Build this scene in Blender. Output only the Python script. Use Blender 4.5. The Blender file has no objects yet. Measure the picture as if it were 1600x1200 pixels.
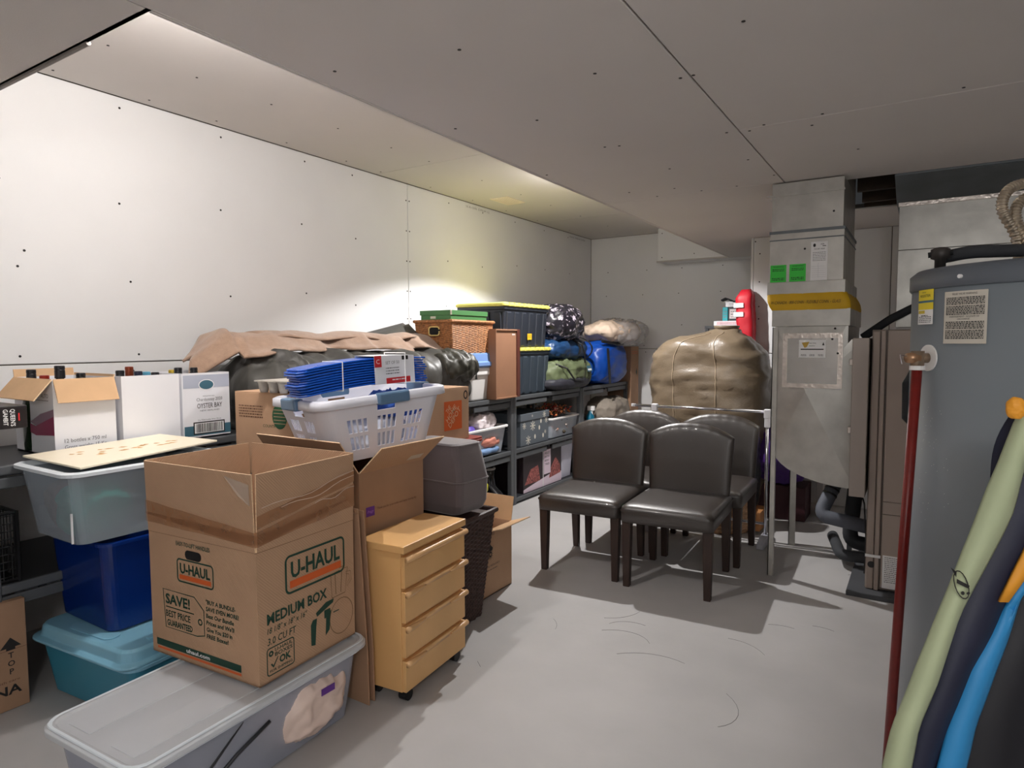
import bpy, math, random
from mathutils import Vector, Matrix, noise
C = bpy.context.scene.collection
PI = math.pi
def R(d): return math.radians(d)
# ---------------------------------------------------------------- camera
yaw, pitch, roll = 0.56626273, 0.06460417, -0.00374087
cam = bpy.data.objects.new('camera', bpy.data.cameras.new('camera')); C.objects.link(cam)
cam.data.sensor_width = 36; cam.data.lens = 36 * 1013.05 / 1600; cam.data.clip_start = .02
f_ = Vector((-math.sin(yaw) * math.cos(pitch), math.cos(yaw) * math.cos(pitch), -math.sin(pitch)))
r_ = Vector((math.cos(yaw), math.sin(yaw), 0)); u_ = r_.cross(f_)
r2 = r_ * math.cos(roll) + u_ * math.sin(roll); u2 = -r_ * math.sin(roll) + u_ * math.cos(roll)
mw = Matrix((r2, u2, -f_)).transposed().to_4x4(); mw.translation = (0, 0, 1.42)
cam.matrix_world = mw
bpy.context.scene.camera = cam
# ---------------------------------------------------------------- light and exposure
vs = bpy.context.scene.view_settings
vs.view_transform = 'Standard'; vs.look = 'None'; vs.gamma = 1; vs.use_curve_mapping = False
vs.exposure = 0.22
bpy.context.scene.cycles.max_bounces = 14; bpy.context.scene.cycles.diffuse_bounces = 9; bpy.context.scene.cycles.transparent_max_bounces = 16
w = bpy.data.worlds.new('world'); bpy.context.scene.world = w; w.use_nodes = True
w.node_tree.nodes['Background'].inputs[0].default_value = (.5, .52, .55, 1)
w.node_tree.nodes['Background'].inputs[1].default_value = .05
def lamp(kind, name, loc, power, color, size, rot=None, **k):
    d = bpy.data.lights.new(name, kind); d.energy = power; d.color = color
    if kind == 'AREA':
        d.shape = 'DISK'; d.size = size
    else: d.shadow_soft_size = size
    for a, b in k.items(): setattr(d, a, b)
    o = bpy.data.objects.new(name, d); C.objects.link(o); o.location = loc
    if rot: o.rotation_euler = rot
    return o
LA = (-2.35, 4.62, 2.655); LB = (-2.05, 1.4, 2.62); LC = (.45, -.85, 1.98)
lamp('SPOT', 'far_spot_light', LA, 200, (1, .978, .968), .022, (0, R(-4), 0), spot_size=R(137), spot_blend=.2)
lamp('POINT', 'far_bulb_light', (-2.35, 4.62, 2.58), 7, (1, .94, .88), .03)
lamp('POINT', 'near_bulb_light', LB, 41, (1, .975, .955), .025)
lamp('POINT', 'rear_fill_light', LC, 39, (1, .985, .97), .14)  # added fill behind the camera to lift the ambient level, no known lamp
# ---------------------------------------------------------------- materials
def lin(c):
    return tuple(((x / 255) / 12.92 if x / 255 <= .04045 else ((x / 255 + .055) / 1.055) ** 2.4) for x in c[:3])
MC = {}
def mat(name, rgb, rough=.6, metal=0, var=.06, scale=6, bump=0, bscale=60, spec=.5, alpha=None, wave=None, stretch=None, coat=0, sheen=0, emit=0, c2=None, thr=(.3, .7)):
    if name in MC: return MC[name]
    m = bpy.data.materials.new(name); m.use_nodes = True; nt = m.node_tree; N = nt.nodes; L = nt.links
    b = N['Principled BSDF']; c = lin(rgb)
    b.inputs['Roughness'].default_value = rough; b.inputs['Metallic'].default_value = metal
    b.inputs['Specular IOR Level'].default_value = spec
    b.inputs['Coat Weight'].default_value = coat; b.inputs['Sheen Weight'].default_value = sheen
    tc = N.new('ShaderNodeTexCoord'); mp = N.new('ShaderNodeMapping')
    L.new(tc.outputs['Object'], mp.inputs[0])
    if stretch: mp.inputs['Scale'].default_value = stretch
    if var:
        n = N.new('ShaderNodeTexNoise'); n.inputs['Scale'].default_value = scale; n.inputs['Detail'].default_value = 5
        L.new(mp.outputs[0], n.inputs['Vector'])
        r = N.new('ShaderNodeMapRange'); r.inputs[1].default_value = thr[0]; r.inputs[2].default_value = thr[1]
        L.new(n.outputs[0], r.inputs[0])
        x = N.new('ShaderNodeMix'); x.data_type = 'RGBA'
        x.inputs[6].default_value = (*[v * (1 - var) for v in c], 1); x.inputs[7].default_value = (*[min(1, v * (1 + var)) for v in c], 1) if not c2 else (*lin(c2), 1)
        L.new(r.outputs[0], x.inputs[0]); L.new(x.outputs[2], b.inputs['Base Color'])
    else: b.inputs['Base Color'].default_value = (*c, 1)
    if bump or wave:
        bp = N.new('ShaderNodeBump'); bp.inputs['Strength'].default_value = 1; bp.inputs['Distance'].default_value = bump or .0006
        if wave:
            t = N.new('ShaderNodeTexWave'); t.inputs['Scale'].default_value = wave[1]; t.bands_direction = wave[0]; t.inputs['Distortion'].default_value = wave[2] if len(wave) > 2 else .4
            L.new(mp.outputs[0], t.inputs['Vector']); L.new(t.outputs['Fac'], bp.inputs['Height'])
        else:
            t = N.new('ShaderNodeTexNoise'); t.inputs['Scale'].default_value = bscale; t.inputs['Detail'].default_value = 3
            L.new(mp.outputs[0], t.inputs['Vector']); L.new(t.outputs[0], bp.inputs['Height'])
        L.new(bp.outputs[0], b.inputs['Normal'])
    if emit:
        b.inputs['Emission Color'].default_value = (*c, 1); b.inputs['Emission Strength'].default_value = emit
    if alpha is not None:   # milky see-through plastic: part of the light passes straight through
        out = N['Material Output']; t = N.new('ShaderNodeBsdfTransparent'); mx = N.new('ShaderNodeMixShader')
        t.inputs[0].default_value = (*[min(1, v * .3 + .68) for v in c], 1)
        mx.inputs[0].default_value = alpha
        L.new(t.outputs[0], mx.inputs[1]); L.new(b.outputs[0], mx.inputs[2]); L.new(mx.outputs[0], out.inputs[0])
    MC[name] = m; return m
drywall = mat('drywall_paper', (222, 222, 222), .85, var=.03, scale=1.5, bump=.0004, bscale=300, spec=.2)
drywall_c = mat('drywall_ceiling_paper', (216, 211, 207), .85, var=.03, scale=1.2, bump=.0004, bscale=300, spec=.2)
drygap = mat('drywall_core', (120, 112, 104), .9)
black = mat('black_paint', (22, 22, 24), .5)
cardb = mat('brown_cardboard', (188, 153, 124), .8, var=.06, scale=5, wave=('DIAGONAL', 60, .5), spec=.2)
cardb_l = mat('light_cardboard', (208, 172, 134), .8, var=.08, scale=7, spec=.2, bump=.0006, bscale=40)
cardb_d = mat('dull_cardboard', (166, 132, 106), .8, var=.08, scale=5, spec=.2)
cardedge = mat('corrugated_edge', (226, 196, 160), .85, var=.2, scale=200)
white_c = mat('white_carton', (232, 233, 238), .6, var=.02, scale=5, spec=.3)
tape = mat('packing_tape', (190, 142, 104), .2, var=.1, scale=9, alpha=.5, bump=.0015, bscale=30)
tape_clear = mat('clear_tape', (235, 225, 212), .15, var=.1, alpha=.35, bump=.002, bscale=40)
steel = mat('galvanised_steel', (190, 188, 182), .36, .5, var=.13, scale=9, bump=.0005, bscale=25)
steel_d = mat('dark_galvanised_steel', (112, 118, 122), .5, .45, var=.14, scale=6, bump=.0004, bscale=20)
foil = mat('foil_tape', (214, 204, 196), .28, .9, var=.12, scale=30, bump=.002, bscale=60)
leather = mat('dark_leatherette', (52, 45, 41), .38, var=.06, scale=5, bump=.0005, bscale=420, spec=.9, coat=.2)
darkwood = mat('espresso_wood', (52, 36, 30), .45, var=.18, scale=14, stretch=(8, 8, 1))
birch = mat('birch_veneer', (218, 172, 114), .42, var=.08, scale=3.5, stretch=(1, 1, .35), bump=.0002, bscale=80)
birch_e = mat('birch_edge', (216, 172, 122), .4, var=.08, scale=8)
shelf_m = mat('grey_shelf_plastic', (84, 87, 90), .5, var=.05)
shelf_b = mat('black_shelf_plastic', (42, 44, 48), .5, var=.06)
clear = mat('clear_plastic', (206, 220, 226), .25, var=.0, alpha=.42)
clear2 = mat('clear_lid_plastic', (225, 228, 232), .3, var=.03, alpha=.62)
milky = mat('milky_rim_plastic', (222, 230, 236), .3, var=.03)
greenp = mat('print_green', (16, 62, 48), .6, var=0)
orangep = mat('print_orange', (214, 96, 38), .6, var=0)
blackp = mat('print_black', (28, 26, 26), .6, var=0)
greyp = mat('print_grey', (110, 112, 116), .6, var=0)
redp = mat('print_red', (196, 36, 44), .5, var=0)
whitep = mat('print_white', (240, 240, 240), .5, var=0)
tealp = mat('print_teal', (62, 104, 122), .5, var=0)
brownp = mat('print_brown', (104, 70, 48), .7, var=0)
purplep = mat('print_purple', (96, 44, 140), .5, var=0)
yellowp = mat('print_yellow', (236, 214, 30), .5, var=0)
screwm = mat('screw_head', (40, 38, 38), .5, .5, var=0)
# ---------------------------------------------------------------- mesh helpers
class MB:
    def __init__(s, M=None): s.v = []; s.f = []; s.mi = []; s.M = M or Matrix()
    def add(s, vs, fs, m=0):
        b = len(s.v); s.v += [tuple(s.M @ Vector(p)) for p in vs]; s.f += [tuple(b + i for i in q) for q in fs]; s.mi += [m] * len(fs); return s
    def box(s, x0, x1, y0, y1, z0, z1, m=0, M=None):
        vs = [(x, y, z) for z in (z0, z1) for x, y in ((x0, y0), (x1, y0), (x1, y1), (x0, y1))]
        if M: vs = [tuple(M @ Vector(p)) for p in vs]
        return s.add(vs, [(3, 2, 1, 0), (4, 5, 6, 7), (0, 1, 5, 4), (1, 2, 6, 5), (2, 3, 7, 6), (3, 0, 4, 7)], m)
    def prism(s, poly, axis, a, b, m=0):
        def P(u, v, t): return {'x': (t, u, v), 'y': (u, t, v), 'z': (u, v, t)}[axis]
        n = len(poly); vs = [P(u, v, a) for u, v in poly] + [P(u, v, b) for u, v in poly]
        return s.add(vs, [tuple(range(n)), tuple(range(2 * n - 1, n - 1, -1))] + [(i, n + i, n + (i + 1) % n, (i + 1) % n) for i in range(n)], m)
    def loft(s, rings, caps=True, m=0, closed=True):
        n = len(rings[0]); vs = [p for r in rings for p in r]; fs = []
        for k in range(len(rings) - 1):
            for i in range(n if closed else n - 1):
                a = k * n + i; b = k * n + (i + 1) % n; fs.append((a, b, b + n, a + n))
        if caps and closed: fs += [tuple(range(n - 1, -1, -1)), tuple(range(len(vs) - n, len(vs)))]
        return s.add(vs, fs, m)
    def lathe(s, prof, c=(0, 0), n=24, m=0, caps=True):
        return s.loft([[(c[0] + r * math.cos(2 * PI * i / n), c[1] + r * math.sin(2 * PI * i / n), z) for i in range(n)] for r, z in prof], caps, m)
    def tube(s, path, r, n=10, m=0, caps=True):
        P = [Vector(p) for p in path]; rings = []; up = None
        for i, p in enumerate(P):
            t = (P[min(i + 1, len(P) - 1)] - P[max(i - 1, 0)]).normalized()
            if up is None:
                up = Vector((0, 0, 1)) if abs(t.z) < .9 else Vector((1, 0, 0))
            sd = t.cross(up).normalized(); up = sd.cross(t).normalized()
            rr = r[i] if isinstance(r, (list, tuple)) else r
            rings.append([tuple(p + (sd * math.cos(2 * PI * k / n) + up * math.sin(2 * PI * k / n)) * rr) for k in range(n)])
        return s.loft(rings, caps, m)
    def build(s, name, mats, parent=None, bevel=0, smooth=False, sub=0, seg=2, solid=0):
        me = bpy.data.meshes.new(name); me.from_pydata(s.v, [], s.f)
        if not isinstance(mats, (list, tuple)): mats = [mats]
        for m in mats: me.materials.append(m)
        me.polygons.foreach_set('material_index', s.mi)
        if smooth: me.polygons.foreach_set('use_smooth', [True] * len(s.f))
        me.update()
        o = bpy.data.objects.new(name, me); C.objects.link(o); o.parent = parent
        if solid:
            q = o.modifiers.new('solid', 'SOLIDIFY'); q.thickness = solid; q.offset = 0
        if bevel:
            q = o.modifiers.new('bevel', 'BEVEL'); q.width = bevel; q.segments = seg; q.limit_method = 'ANGLE'; q.angle_limit = R(35)
            if smooth is None or smooth: pass
        if sub:
            q = o.modifiers.new('sub', 'SUBSURF'); q.levels = sub; q.render_levels = sub
        return o
def thing(name, label, cat, loc=(0, 0, 0), rz=0, group=None):
    o = bpy.data.objects.new(name, None); C.objects.link(o); o.location = loc; o.rotation_euler = (0, 0, R(rz))
    o['label'] = label; o['category'] = cat
    if group: o['group'] = group
    return o
def tag(o, label, cat, group=None, kind=None):
    o['label'] = label; o['category'] = cat
    if group: o['group'] = group
    if kind: o['kind'] = kind
    return o
def struct(o): o['kind'] = 'structure'; return o
def stuffp(o): o['kind'] = 'stuff'; return o
def dup(root, loc, rz, label, group=None):
    r = root.copy(); C.objects.link(r); r.location = loc; r.rotation_euler = (0, 0, R(rz)); r['label'] = label
    if group: r['group'] = group
    for ch in list(root.children):
        c = ch.copy(); C.objects.link(c); c.parent = r
        for g in list(ch.children):
            d = g.copy(); C.objects.link(d); d.parent = c
    return r
def rrect(w, d, r, n=5, cx=0, cy=0):
    pts = []
    for k, (sx, sy) in enumerate(((1, 1), (-1, 1), (-1, -1), (1, -1))):
        for i in range(n + 1):
            a = k * PI / 2 + i / n * PI / 2
            pts.append((cx + sx * (w / 2 - r) + r * math.cos(a), cy + sy * (d / 2 - r) + r * math.sin(a)))
    return pts
def ring(w, d, r, z, n=5, cx=0, cy=0): return [(x, y, z) for x, y in rrect(w, d, r, n, cx, cy)]
def wrinkle(o, amp, scale, seed=0, an=(1, 1, 1), ridged=False, fz=None):
    me = o.data; me.update()
    nn = [v.normal.copy() for v in me.vertices]
    for v, n in zip(me.vertices, nn):
        p = Vector((v.co.x * an[0], v.co.y * an[1], v.co.z * an[2])) * scale + Vector((seed * 7.3, seed * 3.1, seed))
        h = noise.noise(p) + .45 * noise.noise(p * 2.3)
        if ridged: h = (.34 - abs(noise.noise(p))) * 1.5 + (.3 - abs(noise.noise(p * 2.1 + Vector((3, 1, 5))))) * .9 + (.25 - abs(noise.noise(p * 4.7 + Vector((9, 2, 1))))) * .45
        a = amp if fz is None else amp * fz(v.co)
        v.co += n * h * a
    me.update()
def blob(name, mats, c, s, parent=None, pw=2.6, nu=36, nv=24, amp=.02, scale=6, seed=1, rz=0, an=(1, 1, 1), ridged=True, flat=True, taper=0):
    nu, nv = max(nu, 88), max(nv, 60)
    m = MB(); rings = []
    def sp(x, e): return math.copysign(abs(x) ** e, x)
    e = 2 / pw
    for j in range(nv + 1):
        t = -PI / 2 + PI * j / nv; cz = sp(math.sin(t), e); cr = max(.001, sp(math.cos(t), e)); k = 1 - taper * (cz + 1) / 2
        rings.append([(s[0] * cr * k * sp(math.cos(2 * PI * i / nu), e), s[1] * cr * k * sp(math.sin(2 * PI * i / nu), e), s[2] * cz) for i in range(nu)])
    m.loft(rings)
    o = m.build(name, mats, parent, smooth=True); wrinkle(o, amp, scale, seed, an, ridged)
    if flat:
        for v in o.data.vertices: v.co.z = max(v.co.z, -s[2] * .98)
    o.location = c; o.rotation_euler = (0, 0, R(rz)); return o
_tc = {}
def text_geo(t, bold):
    k = (t, bold)
    if k not in _tc:
        cu = bpy.data.curves.new('t', 'FONT'); cu.body = t; cu.size = 1 / .72; cu.offset = bold; cu.resolution_u = 2
        ob = bpy.data.objects.new('t', cu); me = bpy.data.meshes.new_from_object(ob)
        vs = [(v.co.x, v.co.y) for v in me.vertices]; fs = [tuple(p.vertices) for p in me.polygons]
        x0 = min([p[0] for p in vs] or [0]); x1 = max([p[0] for p in vs] or [0])
        _tc[k] = ([(x - x0, y) for x, y in vs], fs, x1 - x0)
        bpy.data.objects.remove(ob); bpy.data.curves.remove(cu); bpy.data.meshes.remove(me)
    return _tc[k]
class Print:
    """flat print on a face: u to the right, v up, thin layers above the surface"""
    def __init__(s, skew=0): s.mb = MB(); s.mats = []
    def _m(s, m):
        if m not in s.mats: s.mats.append(m)
        return s.mats.index(m)
    def poly(s, pts, m, lay=0):
        s.mb.add([(u, v, .0010 + .0005 * lay) for u, v in pts], [tuple(range(len(pts)))], s._m(m)); return s
    def rect(s, u0, u1, v0, v1, m, lay=0): return s.poly([(u0, v0), (u1, v0), (u1, v1), (u0, v1)], m, lay)
    def ell(s, u, v, a, b, m, lay=0, n=20): return s.poly([(u + a * math.cos(2 * PI * i / n), v + b * math.sin(2 * PI * i / n)) for i in range(n)], m, lay)
    def frame(s, u0, u1, v0, v1, t, r, m, lay=0, n=5):
        o = rrect(u1 - u0, v1 - v0, r, n, (u0 + u1) / 2, (v0 + v1) / 2); i = rrect(u1 - u0 - 2 * t, v1 - v0 - 2 * t, max(.0005, r - t), n, (u0 + u1) / 2, (v0 + v1) / 2)
        return s.line(o, i, m, lay)
    def line(s, o, i, m, lay=0):
        k = len(o); z = .0010 + .0005 * lay
        s.mb.add([(u, v, z) for u, v in o] + [(u, v, z) for u, v in i], [(a, (a + 1) % k, k + (a + 1) % k, k + a) for a in range(k)], s._m(m)); return s
    def loop(s, pts, t, m, lay=0):
        k = len(pts); cx = sum(p[0] for p in pts) / k; cy = sum(p[1] for p in pts) / k; inn = []
        for u, v in pts:
            d = math.hypot(u - cx, v - cy); q = (d - t) / d; inn.append((cx + (u - cx) * q, cy + (v - cy) * q))
        return s.line(pts, inn, m, lay)
    def text(s, t, u, v, h, m, xs=1, bold=0, al='L', lay=1, rot=0, w=None, shear=0):
        vs, fs, L = text_geo(t, bold)
        if w: xs = w / (L * h)
        o = {'L': 0, 'C': -L * h * xs / 2, 'R': -L * h * xs}[al]; c, q = math.cos(R(rot)), math.sin(R(rot)); P = []
        for x, y in vs:
            a, b = x * h * xs + o + shear * y * h, y * h; P.append((u + a * c - b * q, v + a * q + b * c, .0010 + .0005 * lay))
        s.mb.add(P, fs, s._m(m)); return s
    def lines(s, u0, u1, v1, n, dv, h, m, seed=0, lay=1):
        rr = random.Random(seed)
        for i in range(n):
            u = u0; v = v1 - i * dv
            while u < u1:
                L = rr.uniform(.6, 3) * h; s.rect(u, min(u1, u + L), v - h, v, m, lay); u += L + h * .6
        return s
    def place(s, name, parent, org, face):
        d = {'-y': ((1, 0, 0), (0, 0, 1)), '+x': ((0, 1, 0), (0, 0, 1)), '+z': ((1, 0, 0), (0, 1, 0)), '-x': ((0, -1, 0), (0, 0, 1))}
        u, v = d[face] if isinstance(face, str) else face
        u = Vector(u).normalized(); v = Vector(v).normalized(); n = u.cross(v)
        o = s.mb.build(name, s.mats, parent); M = Matrix((u, v, n)).transposed().to_4x4(); M.translation = Vector(org)
        o.data.transform(M); return o
# ---------------------------------------------------------------- room shell
WX, BY, HC, LCZ = -3.685, 7.716, 2.74, 2.345
XR, YN = 1.35, -1.6
def sheetwall(root, rects, plane, at, depth, mt, seed=0):
    """drywall sheets with open joints on a backing; rects are u0,u1,v0,v1"""
    for (u0, u1, v0, v1) in rects:
        g = .003; m = MB()
        if plane == 'x': m.box(min(at, at + depth), max(at, at + depth), u0 + g, u1 - g, v0 + g, v1 - g)
        elif plane == 'y': m.box(u0 + g, u1 - g, min(at, at + depth), max(at, at + depth), v0 + g, v1 - g)
        else: m.box(u0 + g, u1 - g, v0 + g, v1 - g, min(at, at + depth), max(at, at + depth))
        m.build('drywall_sheet', mt, root, bevel=.0025, seg=1)
def screws(root, pts, n):
    m = MB()
    for p in pts:
        p = Vector(p); q = p + Vector(n) * .0015; m.tube([p - Vector(n) * .002, q], .0065, 6)
    stuffp(m.build('screw_heads', screwm, root))
rs = random.Random(5)
# floor
concrete = mat('concrete', (176, 174, 173), .62, var=.09, scale=1.6, bump=.0007, bscale=18, spec=.35)
m = MB().box(WX - .2, XR + .1, YN - .1, BY + .2, -.1, 0); fl = struct(m.build('floor', concrete))
m = MB()
for (x, y, a, L, c) in [(-1.35, 3.0, 20, .22, .3), (-1.3, 2.95, 70, .18, -.4), (-1.05, 2.85, 120, .25, .5), (-.85, 2.75, 160, .3, .3), (-.75, 3.1, 10, .2, -.3), (-1.5, 2.75, 100, .12, .2), (-.35, 4.35, 30, .05, 0), (-.33, 3.45, 150, .1, .2), (-1.6, 2.25, 140, .05, 0), (-.5, 3.38, 165, .12, .2), (-.6, 2.35, 40, .25, .5)]:
    pts = []
    for i in range(9):
        t = i / 8; aa = R(a) + c * t * 2; pts.append((x + math.cos(aa) * L * t, y + math.sin(aa) * L * t, .0004))
    m.tube(pts, .001, 4)
stuffp(m.build('scratch_marks', mat('scratch_dark', (132, 129, 127), .8, var=0), fl))
# left wall
wl = struct(MB().box(WX - .15, WX - .014, YN - .1, BY + .15, 0, HC + .1).build('wall_left', drygap))
sheetwall(wl, [(YN, .52, 0, 1.319), (.52, 4.18, 0, 1.319), (4.18, BY, 0, 1.319), (YN, .52, 1.319, HC), (.52, 4.18, 1.319, HC), (4.18, BY, 1.319, HC)], 'x', WX, -.013, drywall)
pts = [(WX, y, z) for y in (1.36, 1.9, 2.5, 3.1, 3.6, 4.7, 5.3, 5.9, 6.5, 7.1) for z in (1.36, 1.27, 1.75, 2.2, 2.68)]
pts = [(a, b + rs.uniform(-.04, .04), c + rs.uniform(-.05, .05) * (1.4 < c < 2.6)) for a, b, c in pts] + [(WX, 4.18 + s * .02, z) for s in (-1, 1) for z in (1.45, 1.62, 1.85, 2.1, 2.35, 2.6)]
pts += [(WX, .62, 2.0), (WX, 1.41, 1.87), (WX, 1.2, 2.3)]
screws(wl, pts, (1, 0, 0))
pr = Print().text('UL R-13376  GYPSUM 1/2', 0, 0, .02, greyp, 1.3, 0).text('CAN/ULC  MADE IN CANADA', 2.1, 0, .018, greyp, 1.3)
o = pr.place('sheet_print', wl, (WX, 5.0, 2.69), '+x'); o['label'] = 'small grey lettering along the top edge of the drywall'
# back wall
wb = struct(MB().box(WX - .15, XR, BY + .014, BY + .15, 0, HC + .1).build('wall_back', drygap))
sheetwall(wb, [(WX, -1.0, 0, 1.331), (WX, -1.0, 1.331, HC), (-1.0, XR, 0, 1.331), (-1.0, XR, 1.331, HC)], 'y', BY, .013, drywall)
screws(wb, [(x + rs.uniform(-.03, .03), BY, z) for x in (-3.45, -2.95, -2.5, -2.0, -1.6) for z in (1.29, 1.37, 1.62, 2.0, 2.3)], (0, -1, 0))
# soffit on the back wall
sf = struct(MB().box(-2.68, -1.2, 7.42, BY, 2.352, HC).build('trim_1', drywall, bevel=.003))
screws(sf, [(-2.63, 7.42, 2.40), (-2.25, 7.42, 2.42), (-2.63, 7.42, 2.68)], (0, -1, 0))
MB().box(-2.69, -1.2, 7.405, 7.425, 2.345, 2.362).build('corner_bead', mat('bead', (170, 165, 160), .5), sf)
# stub wall behind the furnace
ws = struct(MB().box(-1.317, XR, 6.155, 6.29, 0, LCZ).build('wall_center', drygap))
sheetwall(ws, [(-1.325, -.25, 0, 1.31), (-1.325, -.25, 1.31, LCZ), (-.25, XR, 0, LCZ)], 'y', 6.155, -.013, drywall)
MB().box(-1.345, -1.325, 6.14, 6.3, 0, LCZ).build('wall_end_sheet', drywall, ws, bevel=.002)
screws(ws, [(-1.27, 6.142, z) for z in (2.2, 1.95, 1.73, 1.62, 1.4, 1.25, 1.0)] + [(-1.31, 6.142, z) for z in (2.31, 1.8, 1.3)], (0, -1, 0))
# right and rear walls (outside the picture)
struct(MB().box(XR, XR + .12, YN - .1, BY, 0, HC).build('wall_right', drywall))
struct(MB().box(WX - .1, XR + .1, YN - .12, YN, 0, HC).build('wall_front', drywall))
# high ceiling
ch = struct(MB().box(WX - .15, -1.8, YN, BY + .15, HC + .014, HC + .1).build('ceiling_high', drygap))
sheetwall(ch, [(WX, -1.8, 1.04, 3.815), (WX, -1.8, 3.815, 6.3), (WX, -1.8, 6.3, BY)], 'z', HC, .013, drywall_c)
screws(ch, [(x, y + rs.uniform(-.05, .05), HC) for x in (-3.6, -3.1, -2.65) for y in (1.5, 1.95, 2.4, 2.9, 3.4, 3.78, 4.4, 5.0, 5.6, 6.2, 6.9)], (0, 0, -1))
# low ceiling (dropped part) with its vertical side
cl = struct(MB().box(-1.83, -.72, YN, 7.42, LCZ + .014, LCZ + .06).build('ceiling_low', drygap))
sheetwall(cl, [(-1.85, -.722, YN, .5), (-1.85, -.722, .5, 4.09), (-1.85, -.722, 4.09, 7.42), (-.722, XR, YN, .1), (-.722, XR, .1, 2.995), (-.722, XR, 2.995, 4.25), (-.722, XR, 5.25, 6.155)], 'z', LCZ, .013, drywall_c)
struct(MB().box(-1.85, -1.837, 1.04, 7.42, LCZ - .002, HC).build('bulkhead_side', drywall_c))
MB().box(-1.856, -1.846, 1.04, 7.42, LCZ - .004, LCZ + .02).build('corner_bead', drywall_c, cl)
screws(cl, [(x + rs.uniform(-.03, .03), y, LCZ) for x, y in [(-1.0, 2.1), (-.76, 2.3), (-.68, 2.3), (-1.4, 2.4), (-1.3, 2.9), (-1.26, 2.92), (-.77, 3.0), (-.7, 3.03), (-.62, 2.98), (-.4, 2.97), (.1, 2.95), (-.8, 3.5), (-1.2, 3.45), (-.76, 3.9), (-1.3, 3.9), (-1.6, 3.85), (-1.0, 4.05), (-1.2, 4.05), (-1.5, 4.05), (-.5, 2.0), (.9, 2.9), (-1.75, 2.3), (-1.78, 3.2), (-1.75, 1.6), (-1.3, 1.7), (-.3, 3.6), (-.45, 3.1)]], (0, 0, -1))
struct(MB().box(WX, -1.85, YN, 1.04, LCZ, LCZ + .03).build('ceiling_near', drywall_c))
struct(MB().box(WX, -1.85, 1.025, 1.04, LCZ, HC).build('bulkhead_near_side', drywall_c))
struct(MB().tube([(WX, 1.04, LCZ - .002), (-2.2, 1.04, LCZ - .002)], .008, 8).build('trim_2', mat('bead2', (120, 112, 106), .5)))
# open joist bay above the furnace
jb = struct(MB().box(-.72, XR, 4.2, 6.2, HC + .05, HC + .1).build('ceiling_bay', mat('bay_shade_wood', (22, 19, 17), .9)))  # near-black colour stands in for the shade inside the open bay
jm = mat('joist_wood', (62, 48, 36), .8, var=.15, scale=10)
for y in (4.27, 4.68, 5.05, 5.24): MB().box(-.39, -.18, y, y + .04, LCZ + .014, HC + .05).build('joist', jm, jb)
MB().box(-.76, -.722, 4.25, 5.25, LCZ + .014, HC + .05).build('joist', jm, jb)
for (x0, x1, y0, y1) in [(-.722, XR, YN, 4.24), (-.722, XR, 5.31, 6.155)]:
    struct(MB().box(x0, x1, y0, y1, LCZ + .014, LCZ + .03).build('ceiling_backing', drygap))
# ceiling vent plate
t = thing('ceiling_vent', 'small cream ceiling register near the left wall', 'vent', (-3.335, 5.18, HC))
cream = mat('cream_metal', (238, 226, 205), .5, var=0)
m = MB().box(-.10, .10, -.155, .155, -.006, 0); m.build('frame', cream, t, bevel=.003)
for i in range(8): MB().box(-.075 + i * .02, -.062 + i * .02, -.13, .13, -.009, -.006).build('slat', cream, t)
# lampholders (hidden above the edge of the dropped ceiling)
por = mat('porcelain', (235, 230, 222), .3, var=0)
for nm, (x, y, z), lb in (('ceiling_lamp', LA, 'round white lampholder on the high ceiling near the far shelves'), ('ceiling_lamp', LB, 'round white lampholder on the high ceiling above the wine cartons')):
    t = thing(nm, lb, 'lamp', (x, y, HC)); MB().lathe([(.02, -.035), (.05, -.03), (.062, -.012), (.065, 0)]).build('base', por, t, smooth=True)
t = thing('ceiling_lamp', 'unseen white pendant cord added for the fill light behind the viewer', 'lamp', (LC[0], LC[1], LCZ)); MB().lathe([(.02, -.01), (.05, -.01), (.065, 0)]).tube([(0, 0, 0), (0, 0, -.2)], .004, 6).build('base', por, t, smooth=True)  # unseen pendant, added as a holder for the fill light
# ---------------------------------------------------------------- shelving units
SX = -2.97
def shelf_unit(y0, y1, label, tiers, xb=-3.62):
    t = thing('shelving_unit', label, 'shelf', ((SX + xb) / 2, (y0 + y1) / 2, 0), 0, 'grey plastic shelving units along the left wall')
    hx = (SX - xb) / 2; hy = (y1 - y0) / 2
    for sx in (-1, 1):
        for sy in (-1, 1):
            MB().box(sx * hx - (.045 if sx > 0 else -.0), sx * hx + (.045 if sx < 0 else 0), sy * hy - (.04 if sy > 0 else 0), sy * hy + (.04 if sy < 0 else 0), 0, .945 if sx > 0 else .95).build('post', shelf_m, t, bevel=.006)
    for z in tiers:
        m = MB().box(-hx + .004, hx - .012, -hy + .004, hy - .004, z - .035, z)
        for i in range(9): yy = -hy + .05 + i * (2 * hy - .1) / 8; m.box(-hx + .02, hx - .02, yy - .008, yy + .008, z - .055, z - .035)
        sh = m.build('shelf', shelf_b, t, bevel=.003)
        MB().box(hx - .022, hx - .004, -hy + .04, hy - .04, z - .03, z + .006).build('shelf_lip', shelf_m, sh, bevel=.005)
        MB().box(hx - .03, hx - .012, -hy + .04, -.06, z - .085, z - .04).box(hx - .03, hx - .012, .06, hy - .04, z - .085, z - .04).build('shelf_rail', shelf_m, sh, bevel=.006)
shelf_unit(-.30, .96, 'dark grey plastic shelving unit at the left frame edge, nearest the viewer', (.48, .945))
shelf_unit(.965, 2.2, 'dark grey plastic shelving unit under the white wine cartons', (.48, .945))
shelf_unit(2.205, 3.44, 'dark grey plastic shelving unit hidden under the grey tarpaulin bundle', (.05, .48, .945))
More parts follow.
